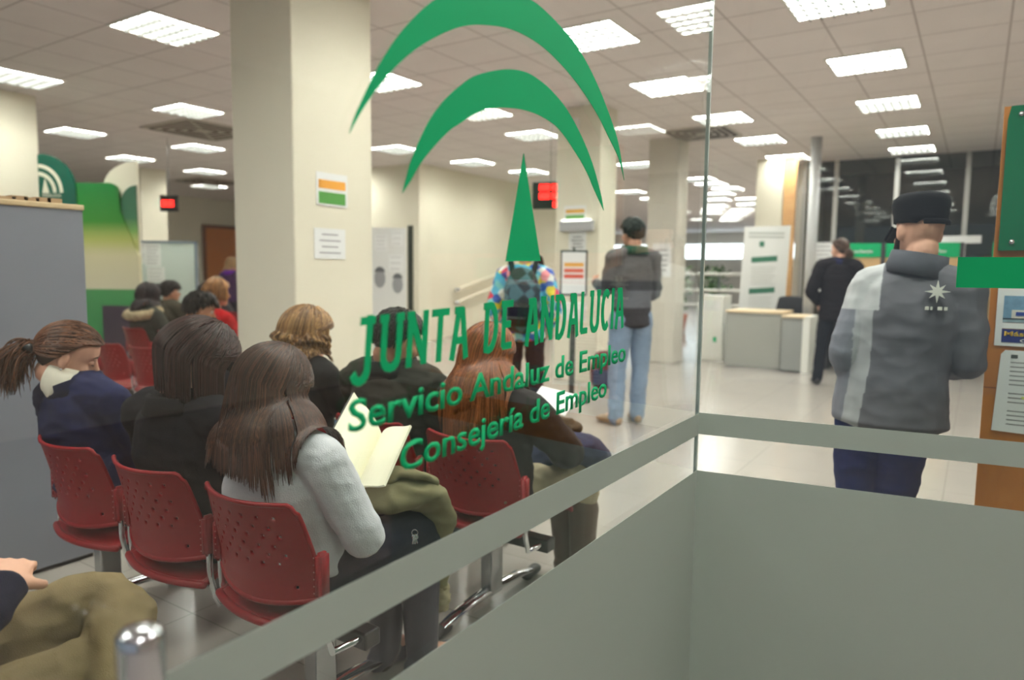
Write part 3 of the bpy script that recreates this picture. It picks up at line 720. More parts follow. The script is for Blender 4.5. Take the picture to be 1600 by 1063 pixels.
def up_mesh():
    bm = B(); tube(bm, [(0, 0, .51), (0, .004, .42), (0, .03, .335)], .0095, n=14, sub=3); tube(bm, [(0, .03, .335), (0, .15, .325)], .0095, n=14)
    me = bpy.data.meshes.new('tube'); bm.to_mesh(me); bm.free(); me.materials.append(chrome); me.polygons.foreach_set('use_smooth', [True]*len(me.polygons)); return me
def riv_mesh():
    bm = B()
    for k in range(6): ellip(bm, (0, -.021, .515+k*.019), (.0022, .0018, .0022), seg=6)
    me = bpy.data.meshes.new('rivets'); bm.to_mesh(me); bm.free(); me.materials.append(rivet_m); return me
KN, UP, RV = knob_mesh(), up_mesh(), riv_mesh()
def inst(name, me, par, loc): o = bpy.data.objects.new(name, me); C.objects.link(o); o.parent = par; o.location = loc; return o
def bench(yk, centers, posts, label, detail=True):
    cx = sum(centers)/len(centers); t = empty('beam_seating', (cx, yk, 0), 0, label, 'beam seating')
    for c in centers:
        x = c-cx; inst('backrest', BACK, t, (x, 0, 0)); inst('seat', SEAT, t, (x, 0, 0))
        for s_ in (-1, 1):
            inst('upright', UP, t, (x+s_*.217, 0, 0)); k = inst('bracket', KN, t, (x+s_*.217, 0, 0))
            if detail: inst('rivets', RV, k, (-s_*.008, 0, 0))
    x0, x1 = min(centers)-cx-.24, max(centers)-cx+.24
    bx('beam', mat('beam_black', (28, 28, 30), rough=.35), x0, x1, .13, .19, .295, .345, t, bevel=.006)
    for p in posts:
        bx('post', steel, p-cx-.028, p-cx+.028, .145, .225, .05, .30, t, bevel=.006)
        bm = B(); tube(bm, [(p-cx, -.16, .03), (p-cx, -.02, .055), (p-cx, .185, .065), (p-cx, .38, .055), (p-cx, .50, .03)], [(.02, .012), (.026, .016), (.03, .018), (.026, .016), (.02, .012)], side=(1, 0, 0), n=12, sub=4)
        f = bobj('foot', bm, chrome, t, smooth=True)
        for yy in (-.15, .49):
            bm = B(); tube(bm, [(p-cx, yy-.04, .022), (p-cx, yy+.04, .03)], [(.026, .019), (.026, .021)], side=(1, 0, 0), n=12); bobj('foot_cap', bm, black, f, smooth=True)
    return t
bench(.19, [-1.62, -2.11], [-1.86], 'red beam seating at the lower left corner holding the man in khaki trousers')
bench(1.218, [-1.595, -2.085, -2.575], [-1.6, -2.83], 'nearest row of three red perforated seats holding three women')
bench(2.10, [-1.53, -2.02, -2.51, -3.0], [-1.58, -2.75], 'second row of red seats, under the woman with long reddish hair')
bench(2.98, [-4.75, -5.24, -5.73, -6.22], [-4.9, -6.0], 'red seating in front of the whiteboard with empty seats', False)
bench(3.86, [-5.84, -6.35, -6.98], [-6.1, -6.8], 'red seating holding the person in the red top', False)
bench(4.74, [-7.30, -8.05], [-7.6], 'red seating far left behind the person in the red top', False)
bench(6.11, [-8.67, -9.16, -9.65], [-8.9], 'farthest red seating near the woman in purple', False)

# ------------------------------------------------------------------ left side furniture
t = empty('cabinet', (-3.62, .7, 0), 0, 'tall plain grey cabinet with pale wood top at the left edge', 'cabinet')
cg = mat('cabinet_grey', (136, 139, 150), rough=.42, var=.03, vscale=3)
bx('body', cg, -.24, .24, -1.1, .935, .02, 1.602, t, bevel=.004)
bx('top', wood_mat('beech', (222, 198, 160), (208, 182, 142)), -.25, .245, -1.11, .94, 1.602, 1.626, t, bevel=.004)
bx('plinth', black, -.22, .22, -1.08, .92, 0, .02, t)
o = bx('box', mat('blue_box', (40, 66, 110), rough=.5), -3.60, -3.46, 1.08, 1.33, 1.626, 1.69); tag(o, 'small dark blue box on top of the grey cabinet', 'box')
bm = B()
rr = random.Random(3)
for i in range(5): box(bm, -3.60, -3.40, 1.32+i*.045, 1.38+i*.045, 1.626, 1.635+rr.random()*.02, None)
o = bobj('paper_pile', bm, mat('brown_paper', (168, 140, 108), rough=.8)); tag(o, 'loose brown papers lying on top of the grey cabinet', 'papers')
# display totem
def ramp_mat(name, stops):
    m, nt, b = nodes(name); tc = nt.nodes.new('ShaderNodeTexCoord'); sp = nt.nodes.new('ShaderNodeSeparateXYZ'); cr = nt.nodes.new('ShaderNodeValToRGB'); dv = nt.nodes.new('ShaderNodeMath'); dv.operation = 'DIVIDE'; dv.inputs[1].default_value = 2.7
    nt.links.new(tc.outputs['Object'], sp.inputs[0]); nt.links.new(sp.outputs['Z'], dv.inputs[0]); nt.links.new(dv.outputs[0], cr.inputs[0]); nt.links.new(cr.outputs[0], b.inputs['Base Color'])
    e = cr.color_ramp.elements
    while len(e) < len(stops): e.new(.5)
    for i, (p, c) in enumerate(stops): e[i].position = p; e[i].color = lin(c)
    b.inputs['Roughness'].default_value = .25; return m
t = empty('display_totem', (-8.97, 4.35, 0), R(33.2), 'tall curved green and cream display totem with arch emblem behind the grey cabinet', 'totem')
tg = ramp_mat('totem_print', [(.0, (14, 84, 56)), (.115, (14, 84, 56)), (.12, (52, 150, 86)), (.40, (78, 160, 94)), (.405, (226, 220, 190)), (.55, (224, 216, 176)), (.62, (190, 196, 110)), (.70, (60, 140, 50)), (.9, (20, 122, 62)), (1, (14, 110, 66))])
tc_ = mat('totem_cream', (232, 226, 204), rough=.3); tdk = mat('totem_dark_green', (16, 92, 74), rough=.25); tpu = mat('totem_purple', (66, 54, 70), rough=.3)
def panel(name, m, par, pts, y, th=.04, bev=0):
    bm = B(); poly(bm, [(u, y, z) for u, z in pts], (0, th, 0)); o = bobj(name, bm, m, par, bevel=bev); return o
def pl(px, py, dd=8.5): return ((px-122)/1107*dd, 1.35-(py-417)/1107*dd)
qa = lambda cx, cy, rx, ry, a0, a1, n=12: arc(cx, cy, rx, ry, a0, a1, n)
panel('centre_panel', tg, t, [pl(106, 597), pl(205, 597), pl(205, 400), pl(178, 330)]+[pl(x, y) for x, y in qa(162, 302, 15, 15, 0, -90, 6)]+[pl(106, 287)], .0, .06)
panel('left_leaf', tdk, t, [pl(56, 330), pl(56, 246)]+[pl(x, y) for x, y in qa(60, 298, 52, 54, -88, 0, 12)]+[pl(112, 330)], -.02, .03)
for r_, c_ in ((.83, 1), (.60, 0)):
    pts = [pl(x, y) for x, y in qa(56, 303, 50*r_*.9, 52*r_, -90, 0, 12)]+[pl(x, y) for x, y in reversed(qa(56, 303, 50*(r_-.11)*.9, 52*(r_-.11), -90, 0, 12))]
    panel('arch_mark', tc_, t, pts, -.026, .005)
panel('emblem_mark', tc_, t, [pl(61, 304), pl(66, 282), pl(72, 304)], -.026, .005)
text_on('lettering', 'ANDALUCIA', lambda u, v: (pl(60+30*u, 0)[0], -.024, pl(0, 310-5*v)[1]), tc_, t, 0, (0, -.002, 0))
panel('right_leaf', tc_, t, [pl(172, 480), pl(203, 480), pl(203, 253)]+[pl(x, y) for x, y in qa(202, 296, 52, 43, -92, -180, 12)]+[pl(172, 330)], .05, .04)
panel('green_leaf', ramp_mat('leaf_print', [(0, (90, 170, 90)), (.62, (200, 206, 130)), (.66, (130, 176, 96)), (.72, (62, 120, 86)), (1, (64, 96, 88))]), t, [pl(177, 400), pl(202, 400), pl(202, 290)]+[pl(x, y) for x, y in qa(202, 322, 25, 32, -92, -180, 8)], .03, .02)
panel('purple_panel', tpu, t, [pl(145, 578), pl(187, 578), pl(187, 477), pl(145, 477)], -.012, .012)
panel('base', tdk, t, [pl(106, 597), pl(200, 597), pl(200, 580), pl(106, 580)], -.03, .12)
# whiteboard
t = empty('whiteboard', (-9.28, 5.52, 0), R(33.2), 'pale blue framed board with pinned papers behind the seated people on the left', 'board')
bx('panel', mat('board_white', (206, 218, 214), rough=.3), -.40, .37, -.01, .01, .45, 1.64, t)
bm = B(); fr = mat('board_frame', (126, 140, 152), rough=.4)
for a_ in ((-.42, -.39, .43, 1.66), (.36, .39, .43, 1.66), (-.42, .39, 1.635, 1.665), (-.42, .39, .43, .46)): box(bm, a_[0], a_[1], -.02, .02, a_[2], a_[3])
bobj('frame', bm, fr, t)
for x in (-.40, .375): bx('leg', fr, x-.015, x+.015, -.02, .02, 0, .43, t); bx('foot', fr, x-.015, x+.015, -.25, .25, 0, .03, t)
t.scale = (1.157, 1.157, 1.03)
def sheet(x, z, w_, h_, t, lines=6, y=-.012, cols=((120, 120, 124),), frame=None, name='notice', label=None):
    o = bx(name, paper, x-w_/2, x+w_/2, y-.001, y, z-h_/2, z+h_/2, t)
    if lines:
        bm = B()
        for i in range(lines): box(bm, x-w_*.38, x+w_*(.38-.2*((i*7) % 3)/3), y-.0022, y-.0012, z+h_*(.36-.72*i/max(1, lines-1))-h_*.012, z+h_*(.36-.72*i/max(1, lines-1))+h_*.012)
        bobj('print', bm, mat('ink', cols[0], rough=.8), o)
    if label: tag(o, *label)
    return o
sheet(-.30, 1.50, .19, .27, t); sheet(-.13, 1.48, .19, .30, t); sheet(-.10, 1.22, .21, .20, t, 4)
# red led displays
ledm = emit('led_red', (255, 20, 16), 5.0)
def led(x, y, zc, w_, h_, rz, blocks, label, zr=CE):
    t = empty('led_display', (x, y, zc-h_/2), rz, label, 'display')
    bx('case', black, -w_/2, w_/2, 0, .06, 0, h_, t, bevel=.005)
    for (u0, u1, v0, v1) in blocks:
        bm = B(); box(bm, w_*u0, w_*u1, -.004, 0, h_*v0, h_*v1); bobj('digit_row', bm, ledm, t, bevel=.003)
    bm = B(); cyl(bm, (0, .03, h_), (0, .03, CE-zc+h_/2), .006, 8); bobj('rod', bm, steel, t)
led(-10.6, 6.4, 2.35, .27, .25, R(33), [(-.38, -.05, .3, .68), (.0, .3, .3, .68)], 'small red number display hanging left of the thick pillar')
led(-4.62, 7.9, 2.325, .46, .34, R(15), [(-.3, .0, .68, .90), (.05, .45, .68, .90), (-.3, .0, .36, .58), (.05, .45, .36, .58), (.1, .45, .06, .26)], 'larger red number display beside the green triangle')
# poster panel with portraits
t = empty('portrait_board', (-6.66, 7.12, 0), R(33.2), 'white poster panel with dark faded portraits right of the thick pillar', 'panel')
pm = mat('poster_white', (226, 226, 224), rough=.5); bx('board', pm, -.235, .235, 0, .03, .1, 1.92, t)
for x in (-.2, .2): bx('foot', steel, x-.02, x+.02, -.2, .25, 0, .02, t); bx('stand', steel, x-.01, x+.01, .01, .02, .02, .12, t)
pg = mat('portrait_grey', (150, 152, 156), rough=.7); pg2 = mat('portrait_dark', (92, 94, 100), rough=.7)
for x, z, r_ in ((-.12, 1.24, .085), (.12, 1.16, .08)):
    bm = B(); poly(bm, [(x+r_*math.cos(R(q))*.9, -.002, z+r_*1.5*math.sin(R(q))) for q in range(0, 360, 20)], (0, .002, 0)); f = bobj('portrait', bm, pg, t)
    bm = B(); poly(bm, [(x+r_*math.cos(R(q))*.95, -.004, z+.05+r_*1.3*math.sin(R(q))) for q in range(20, 161, 20)], (0, .002, 0)); bobj('hair_print', bm, pg2, f)
sheet(-.1, 1.72, .17, .22, t, 4, -.002); sheet(.12, 1.78, .15, .2, t, 3, -.002); sheet(.1, 1.45, .2, .22, t, 3, -.002)
# dark panel painted as the shade inside an open doorway slit
bx('window_7', mat('dark_opening', (44, 52, 48), rough=.3), -9.10, -8.98, 10.25, 10.27, 0, 2.2); struct(bpy.data.objects['window_7'])
# sloping handrails
t = empty('handrail', (-8.76, 11.35, 0), 0, 'pair of sloping white handrails on the cream side wall', 'handrail')
for z0, z1 in ((.98, 1.33), (.72, 1.07)):
    bm = B(); tube(bm, [(0, 0, z0), (0, 1.6, z1)], .026, n=12); r_ = bobj('rail', bm, mat('rail_cream', (232, 224, 204), rough=.3), t, smooth=True)
    bm = B(); tube(bm, [(0, -.03, z0-.005), (0, .03, z0+.005)], .042, n=12); bobj('end_knob', bm, steel, r_, smooth=True)
    bm = B(); cyl(bm, (-.07, .4, z0+.09), (0, .4, z0+.09), .012, 8); cyl(bm, (-.07, 1.3, z0+.285), (0, 1.3, z0+.285), .012, 8); bobj('bracket', bm, steel, r_)
bm = B(); tube(bm, [(-8.76, 13.3, 1.55), (-8.76, 15.3, 1.55)], .026, n=12); o = bobj('handrail', bm, mat('rail_cream2', (236, 230, 214), rough=.3), smooth=True); tag(o, 'short level handrail on the far part of the side wall', 'handrail')
# notices on the pillars
def notice(x, y, rz, z, w_, h_, bars, label, lines=0):
    t = empty('notice', (x, y, z), rz, label, 'notice'); bx('sheet', paper, -w_/2, w_/2, -.002, 0, -h_/2, h_/2, t)
    for (v0, v1, c) in bars:
        bx('colour_bar', mat('bar', c, rough=.7), -w_*.43, w_*.43, -.0035, -.0022, h_*(v0-.5), h_*(v1-.5), t)
    if lines:
        bm = B()
        for i in range(lines):
            q = h_*(.3-.6*i/max(1, lines-1)); ww = w_*(.34 if i % 2 else .26); box(bm, -ww, ww, -.0034, -.0022, q-h_*.022, q+h_*.022)
        bobj('print', bm, mat('ink_grey', (150, 150, 156), rough=.8), t)
    return t
notice(-3.797, 3.495, R(90), 1.902, .285, .225, [(.06, .42, (88, 160, 74)), (.52, .78, (240, 168, 66))], 'notice with orange and green bars taped on the thick pillar')
notice(-3.797, 3.47, R(90), 1.53, .285, .21, [], 'plain white printed notice below the orange and green one', 4)
notice(-4.17, 7.747, 0, 2.06, .30, .21, [(.08, .46, (110, 156, 84)), (.56, .78, (226, 168, 80))], 'notice with orange and green bars above the dispenser box')
notice(-4.13, 7.747, 0, 1.68, .24, .34, [], 'white printed notice under the dispenser box', 6)
notice(-4.0, 10.197, 0, 1.55, .30, .5, [], 'pale notice on the pillar behind the man in jeans', 5)
t = empty('wall_box', (-4.13, 7.69, 1.87), 0, 'horizontal metallic box with bright top on the cream pillar', 'box')
bx('case', mat('box_grey', (190, 188, 192), rough=.3), -.23, .23, 0, .058, -.02, .11, t, bevel=.015); bx('diffuser', emit('box_top_glow', (255, 250, 240), 1.5), -.20, .20, -.01, .04, .10, .125, t, bevel=.01)  # emissive strip makes the top of the box bright
o = bx('sensor_box', white, -4.25, -4.13, 7.70, 7.75, 3.05, 3.2); tag(o, 'small square box high on the cream pillar', 'box')
# ticket stand
t = empty('sign_stand', (-3.50, 6.5, 0), R(28), 'framed notice with orange and red bars on a dark floor stand', 'sign')
fk = mat('stand_dark', (60, 58, 60), rough=.4)
bx('frame', fk, -.14, .14, 0, .02, 1.11, 1.58, t, bevel=.004); bx('sheet', paper, -.122, .122, -.003, 0, 1.13, 1.56, t)
for v, c in ((1.43, (236, 176, 90)), (1.37, (224, 110, 96)), (1.31, (222, 96, 86))): bx('colour_bar', mat('bar', c, rough=.7), -.1, .1, -.006, -.003, v-.02, v+.02, t)
bx('post', fk, -.03, .03, .03, .08, .02, 1.5, t); bx('base', fk, -.18, .18, -.1, .22, 0, .02, t, bevel=.004); bx('tray', pm, -.13, .13, -.12, .02, .86, 1.04, t, bevel=.01)
bm = B(); cyl(bm, (0, .01, 1.58), (0, .01, 1.61), .012, 8); bobj('hook', bm, black, t)
# suitcase-like bag on the floor
t = empty('bag', (-3.62, 7.55, 0), R(20), 'dark red and blue bag standing on the floor by the man in jeans', 'bag')
bm = B(); tube(bm, [(0, 0, .06), (0, 0, .2), (0, 0, .36)], [(.17, .10), (.18, .11), (.14, .08)], side=(1, 0, 0), n=18, sub=3); bobj('body', bm, cloth('bag_red', (104, 44, 50)), t, smooth=True)
bx('side_pocket', cloth('bag_blue', (46, 50, 92)), -.13, .13, -.135, -.10, .04, .22, t, bevel=.02)

# ------------------------------------------------------------------ information desk area
desk_g = mat('desk_grey', (158, 158, 152), rough=.45); beige = mat('beige_panel', (206, 170, 122), rough=.6); wd = wood_mat('desk_wood', (226, 204, 170), (214, 190, 152))
t = empty('information_desk', (-2.6, 10.4, 0), 0, 'long grey fronted desk with pale wood top beside the pillar', 'desk')
bx('front_panel', desk_g, -.46, .32, 0, .03, .02, .80, t); bx('top', wd, -.47, .33, -.02, .72, .80, .83, t, bevel=.004); bx('side_panel', desk_g, .29, .32, .03, .70, .02, .80, t); bx('side_panel', desk_g, -.46, -.43, .03, .70, .02, .80, t)
t = empty('drawer_unit', (-2.1, 10.32, 0), 0, 'narrower grey desk section with pale top right of the long desk', 'desk')
bx('body', mat('desk_grey2', (150, 152, 150), rough=.45), -.155, .12, 0, .6, .02, .76, t, bevel=.004); bx('top', wd, -.165, .14, -.02, .62, .76, .785, t, bevel=.004); bx('side_panel', white, .12, .21, 0, .6, 0, .78, t)
t = empty('white_cabinet', (-3.45, 10.9, 0), 0, 'white cabinet with green label left of the information desk', 'cabinet')
bx('body', white, -.20, .20, 0, .4, 0, 1.02, t, bevel=.006); bx('drawer', white, -.185, .185, -.012, 0, .06, .45, t, bevel=.003); bx('drawer', white, -.185, .185, -.012, 0, .48, .78, t, bevel=.003)
bx('green_label', green, .06, .11, -.018, -.012, .30, .38, t); sheet(.0, .86, .3, .16, t, 4, -.013, ((60, 120, 90),)); 
t = empty('office_chair', (-2.44, 11.75, 0), R(10), 'black office chair behind the information desk', 'chair')
bm = B(); tube(bm, [(0, 0, .58), (0, .02, .8), (0, .03, .99)], [(.20, .03), (.23, .035), (.19, .03)], side=(1, 0, 0), n=18, sub=4); bobj('backrest', bm, mat('office_black', (34, 34, 38), rough=.7), t, smooth=True)
bm = B(); tube(bm, [(0, -.05, .47), (0, -.45, .47)], [(.23, .04), (.22, .04)], side=(1, 0, 0), n=18); bobj('seat', bm, mat('office_black2', (34, 34, 38), rough=.7), t, smooth=True)
bm = B(); cyl(bm, (0, -.22, .06), (0, -.22, .44), .025); bobj('stem', bm, black, t)
for k in range(5): bm = B(); a_ = 2*PI*k/5; tube(bm, [(0, -.22, .09), (.26*math.cos(a_), -.22+.26*math.sin(a_), .05)], [.022, .016], n=8); bobj('leg', bm, black, t)
# banner
t = empty('banner', (-2.93, 11.98, 0), R(33), 'tall white upright banner with green bars behind the information desk', 'banner')
pts = [(-.40, .30), (.32, .30), (.40, 2.15), (-.36, 2.12)]
panel('sheet', pm, t, [(-.42, .02), (.33, .02), (.40, 2.15), (-.35, 2.12)], 0, .012)
gm = mat('banner_green', (58, 116, 92), rough=.6)
for z, w0, w1_ in ((1.60, -.22, .2), (1.09, -.24, .18)):
    b_ = panel('green_bar', gm, t, [(w0, z-.06), (w1_, z-.03), (w1_, z+.06), (w0, z+.03)], -.004, .004)
panel('emblem', gm, t, [(-.1, 1.80), (-.02, 1.80), (-.02, 1.89), (-.1, 1.89)], -.004, .004)
bm = B()
for z in (2.02, 1.96): box(bm, -.28, .3, -.004, 0, z-.014, z+.014)
for i in range(7): box(bm, -.22, .18-.03*(i % 3), -.004, 0, 1.46-.045*i, 1.47-.045*i)
for i in range(8): box(bm, -.24, .14-.03*(i % 2), -.004, 0, .98-.045*i, .99-.045*i)
bobj('print', bm, mat('ink_pale', (176, 180, 176), rough=.8), t); bx('base', steel, -.42, .34, -.1, .12, 0, .03, t, bevel=.01); bx('pole', steel, -.02, .0, .02, .035, .03, 2.1, t)
# desk partitions with green headers
def partition(x0, x1, y, label, txt):
    t = empty('desk_partition', ((x0+x1)/2, y, 0), 0, label, 'partition'); w_ = (x1-x0)/2
    bx('panel', beige, -w_, w_, 0, .04, .75, 1.62, t); bx('header', green, -w_, w_, -.012, .045, 1.62, 1.83, t, bevel=.003); bx('skirt', desk_g, -w_, w_, 0, .04, 0, .75, t)
    bx('edge_post', fk, w_, w_+.05, -.02, .06, 0, 1.83, t)
    if txt: text_on('lettering', txt, lambda u, v: (-w_*.75+w_*1.4*u, -.014, 1.69+.045*v), paper, t, .01, (0, -.002, 0))
partition(-1.84, -1.22, 11.75, 'desk partition with green header right of the man in the black coat', 'Informática para Desempleo')
partition(-1.16, -.24, 11.75, 'wider desk partition with green header beside the man in the cap', 'Servicios de Empleo')
partition(.14, .9, 11.75, 'desk partition seen in the gap beside the notice board', '')
def desk(x0, x1, label):
    t = empty('desk', ((x0+x1)/2, 11.3, 0), 0, label, 'desk'); w_ = (x1-x0)/2
    bx('top', wd, -w_, w_, -.35, .42, .72, .75, t, bevel=.004)
    for s_ in (-1, 1): bx('leg', fk, s_*w_-(.04 if s_ > 0 else 0), s_*w_+(.04 if s_ < 0 else 0), -.3, .4, 0, .72, t)
    return t
desk(-1.8, -1.2, 'wooden desk behind the man in the black coat'); desk(-1.1, -.2, 'wooden desk hidden mostly by the man in the cap')
t = empty('monitor', (-1.38, 11.3, .75), 0, 'grey computer monitor on the desk between the two standing men', 'monitor')
bx('screen', mat('monitor_grey', (186, 186, 184), rough=.4), -.17, .17, -.03, .03, .08, .36, t, bevel=.01); bx('stand', black, -.03, .03, -.02, .02, .015, .1, t); bx('base', black, -.1, .1, -.08, .08, 0, .015, t); bx('dark_top', black, -.18, .18, -.04, .04, .36, .44, t)
t = empty('bin', (-1.42, 10.9, 0), 0, 'small green bin between the legs of the man in the black coat', 'bin'); bm = B(); tube(bm, [(0, 0, 0), (0, 0, .3)], [.1, .13], n=20, cap=False); bobj('body', bm, mat('bin_green', (20, 110, 60), rough=.5), t, smooth=True); bm = B(); tube(bm, [(0, 0, .3), (0, 0, .32)], [.14, .14], n=20, cap=False); bobj('rim', bm, black, t)
notice(-2.33, 13.59, 0, 1.75, .42, .36, [], 'white notice on the dark glass behind the man in the black coat', 4)
notice(-2.33, 13.59, 0, 1.28, .38, .42, [], 'lower white notice on the dark glass behind the man in the black coat', 5)
notice(-.45, 13.59, 0, 1.95, .9, .12, [], 'wide white strip notice on the dark glass left of the cap', 0)
# railing and planters near the far pillar
t = empty('railing', (-4.6, 14.2, 0), R(10), 'white tubular railing in front of the potted plants', 'railing')
for z in (1.35, 1.02, .72): bm = B(); tube(bm, [(-.9, 0, z), (1.6, 0, z)], .03, n=10); bobj('rail', bm, white, t, smooth=True)
for x in (-.8, .25, 1.3): bx('post', mat('post_grey', (110, 120, 112), rough=.4), x-.025, x+.025, -.02, .03, 0, 1.38, t)
lf = mat('leaf', (58, 92, 34), rough=.5, var=.3, vscale=20)
for (x, y, h_, lb) in ((-5.9, 16.2, 1.6, 'leafy potted plant left behind the white railing'), (-4.8, 15.4, 1.5, 'leafy potted plant in the middle behind the white railing'), (-3.8, 15.3, 1.45, 'leafy potted plant right behind the white railing')):
    t = empty('potted_plant', (x, y, 0), 0, lb, 'plant'); bm = B(); tube(bm, [(0, 0, 0), (0, 0, .4)], [.16, .22], n=18, cap=False); bobj('pot', bm, mat('terracotta', (160, 84, 52), rough=.8), t, smooth=True)
    bm = B(); rn = random.Random(int(x*10))
    for k in range(170):
        p = V((rn.gauss(0, .14), rn.gauss(0, .14), .45+rn.random()*(h_-.5))); d_ = V((rn.gauss(0, 1), rn.gauss(0, 1), rn.random()*.8)).normalized(); s1 = d_.orthogonal().normalized()*.035
        q = p+d_*.09; e = p+d_*.18; vs = [bm.verts.new(v) for v in (p, q+s1, e, q-s1)]; bm.faces.new(vs)
    for k in range(6): tube(bm, [(0, 0, .38), (rn.gauss(0, .1), rn.gauss(0, .1), h_-.2)], .012, n=6)
    me = bobj('foliage', bm, lf, t)
# notice board on the right
t = empty('notice_board', (.04, 3.1, 0), 0, 'orange-brown wooden notice board with green header at the right edge', 'notice board')
wdm = wood_mat('board_wood', (198, 124, 44), (184, 108, 34), sc=(6, 6, 2))
bx('board', wdm, 0, 1.15, 0, .03, .08, 1.95, t); bx('foot', fk, .1, .16, -.25, .28, 0, .08, t); bx('foot', fk, .95, 1.01, -.25, .28, 0, .08, t)
hd_ = panel('green_header', mat('header_green', (0, 104, 66), rough=.12), t, [(.012, 1.445), (1.15, 1.445), (1.15, 1.945), (.02, 1.945), (.012, 1.90)], -.03, .028)
for x, z in ((.05, 1.915), (.05, 1.475), (.6, 1.915), (.6, 1.475)): bm = B(); cyl(bm, (x, -.036, z), (x, -.030, z), .008, 12); bobj('screw', bm, chrome, hd_, smooth=True)
bx('seam', mat('seam_dark', (90, 52, 22), rough=.6), 0, 1.15, -.0008, .0, .948, .950, t)
p_ = empty('poster', (.0, 3.096, 0), 0, 'tourism poster in a white border with blue base on the notice board', 'poster')
x0 = .062
bx('sheet', paper, x0, x0+.62, -.0035, -.001, 1.105, 1.325, p_)
for nm, c, a_ in (('sky_print', (120, 160, 190), (.02, .60, 1.20, 1.285)), ('sea_print', (150, 176, 186), (.02, .60, 1.17, 1.205)), ('people_print', (120, 84, 76), (.02, .60, 1.165, 1.19)), ('blue_band', (16, 40, 120), (.02, .60, 1.118, 1.165))):
    bx(nm, mat(nm, c, rough=.5, var=.2, vscale=40), x0+a_[0], x0+a_[1], -.006 if nm in ('people_print',) else -.005, -.0035, a_[2], a_[3], p_)
bx('photo_print', mat('photo_cream', (222, 216, 206), rough=.5), x0+.045, x0+.10, -.0075, -.005, 1.205, 1.235, p_); bx('photo_flag', mat('photo_blue', (30, 60, 140), rough=.5), x0+.057, x0+.088, -.009, -.0075, 1.214, 1.228, p_)
bx('caption_strip', paper, x0+.02, x0+.60, -.0065, -.005, 1.168, 1.188, p_)
rdp = mat('red_print', (200, 30, 34), rough=.6); ylp = mat('yellow_print', (230, 190, 60), rough=.6)
text_on('lettering', 'TURISMO RURAL', lambda u, v: (x0+.09+.42*u, -.0045, 1.292+.018*v), rdp, p_, .03, (0, -.001, 0))
text_on('lettering', 'Más Información', lambda u, v: (x0+.028+.25*u, -.006, 1.142+.016*v), ylp, p_, .02, (0, -.001, 0))
text_on('lettering', 'C/ Santa Eufemia', lambda u, v: (x0+.075+.22*u, -.006, 1.121+.011*v), paper, p_, .02, (0, -.001, 0))
n_ = empty('notice', (0, 3.096, 0), 0, 'white printed sheet with highlighter marks pinned low on the notice board', 'notice')
x0 = .085
panel('sheet', paper, n_, [(x0-.012, .795), (x0+.30, .785), (x0+.30, 1.09), (x0+.012, 1.09), (x0, 1.075)], -.006, .003)
bm = B()
for i in range(15):
    if i in (6, 10): continue
    box(bm, x0+.03, x0+.19-.03*((i*5) % 3)/2, -.0072, -.0062, 1.045-.016*i, 1.049-.016*i)
bobj('print', bm, mat('ink_mid', (150, 150, 150), rough=.8), n_); bx('highlight', mat('highlighter', (222, 226, 120), rough=.8), x0+.07, x0+.16, -.0075, -.0062, .918, .926, n_); bx('highlight', mat('highlighter2', (222, 226, 120), rough=.8), x0+.11, x0+.2, -.0075, -.0062, 1.048, 1.055, n_)
bx('emblem', mat('emblem_grey', (80, 86, 82), rough=.8), x0+.03, x0+.05, -.0075, -.0062, 1.062, 1.075, n_)

# ================================================================== PEOPLE
def sit(**k):
    d = seated(hpL=(-.09, -.02, .50), hpR=(.09, -.02, .50), hip=(0, -.055, .50), wst=(0, -.04, .63), chs=(0, -.07, .79), nck=(0, -.06, .94), hd=(0, -.04, 1.07), shL=(-.165, -.06, .885), shR=(.165, -.06, .885))
    d.update(k); return d
def jeans(n='denim', c=(96, 120, 150)): return mat(n, c, rough=.85, spec=.2, bump=.6, bscale=500, var=.2, vscale=6)
# 1 ponytail woman in navy jacket
P = sit(hd=(-.09, -.10, 1.03), hr=(-30, 24, 4), nck=(-.06, -.09, .925), chs=(-.04, -.08, .78), shL=(-.21, -.10, .865), shR=(.10, -.07, .875), elL=(-.235, -.02, .62), elR=(.17, .05, .64), wrL=(-.10, .2, .62), wrR=(.04, .25, .62))
r, g, M = person('woman in navy jacket with brown ponytail, farthest left of the near row', (-2.655, 1.358, 0), 0, P, (26, 32, 66), (30, 34, 50), vox=.006,
    collar=(.092, .05, .012, cloth('navy_collar', (18, 22, 48)), 'collar'), disp=(.007, 8), bulk=.012)
r2 = bpy.data.objects
nb_ = g['hd']+M @ V((0, -.035, -.085)); bm = B(); tube(bm, [g['nck']+V((0, -.02, -.02)), g['nck'].lerp(nb_, .5)+V((0, -.006, 0)), g['nck'].lerp(nb_, .85)], [(.080, .080), (.073, .075), (.066, .069)], n=24, cap=False, sub=2); bobj('white_collar', bm, cloth('fleece', (232, 226, 208)), r, smooth=True)
hair(r, g['hd'], M, 1.0, 'pony', .19, 2600, ((58, 34, 24), (128, 82, 54)), tail=(0, -.122, -.02), thick=.0022)
bm = B(); tube(bm, [g['hd']+M @ V((-.018, -.124, -.02)), g['hd']+M @ V((.018, -.124, -.02))], .02, n=12); bobj('hair_tie', bm, black, r, smooth=True)
bm = B(); ellip(bm, g['hd']+M @ V((.084, -.002, -.040)), (.004, .004, .004)); bobj('earring', bm, chrome, r, smooth=True)
face_bits(r, g, M, closed=True)
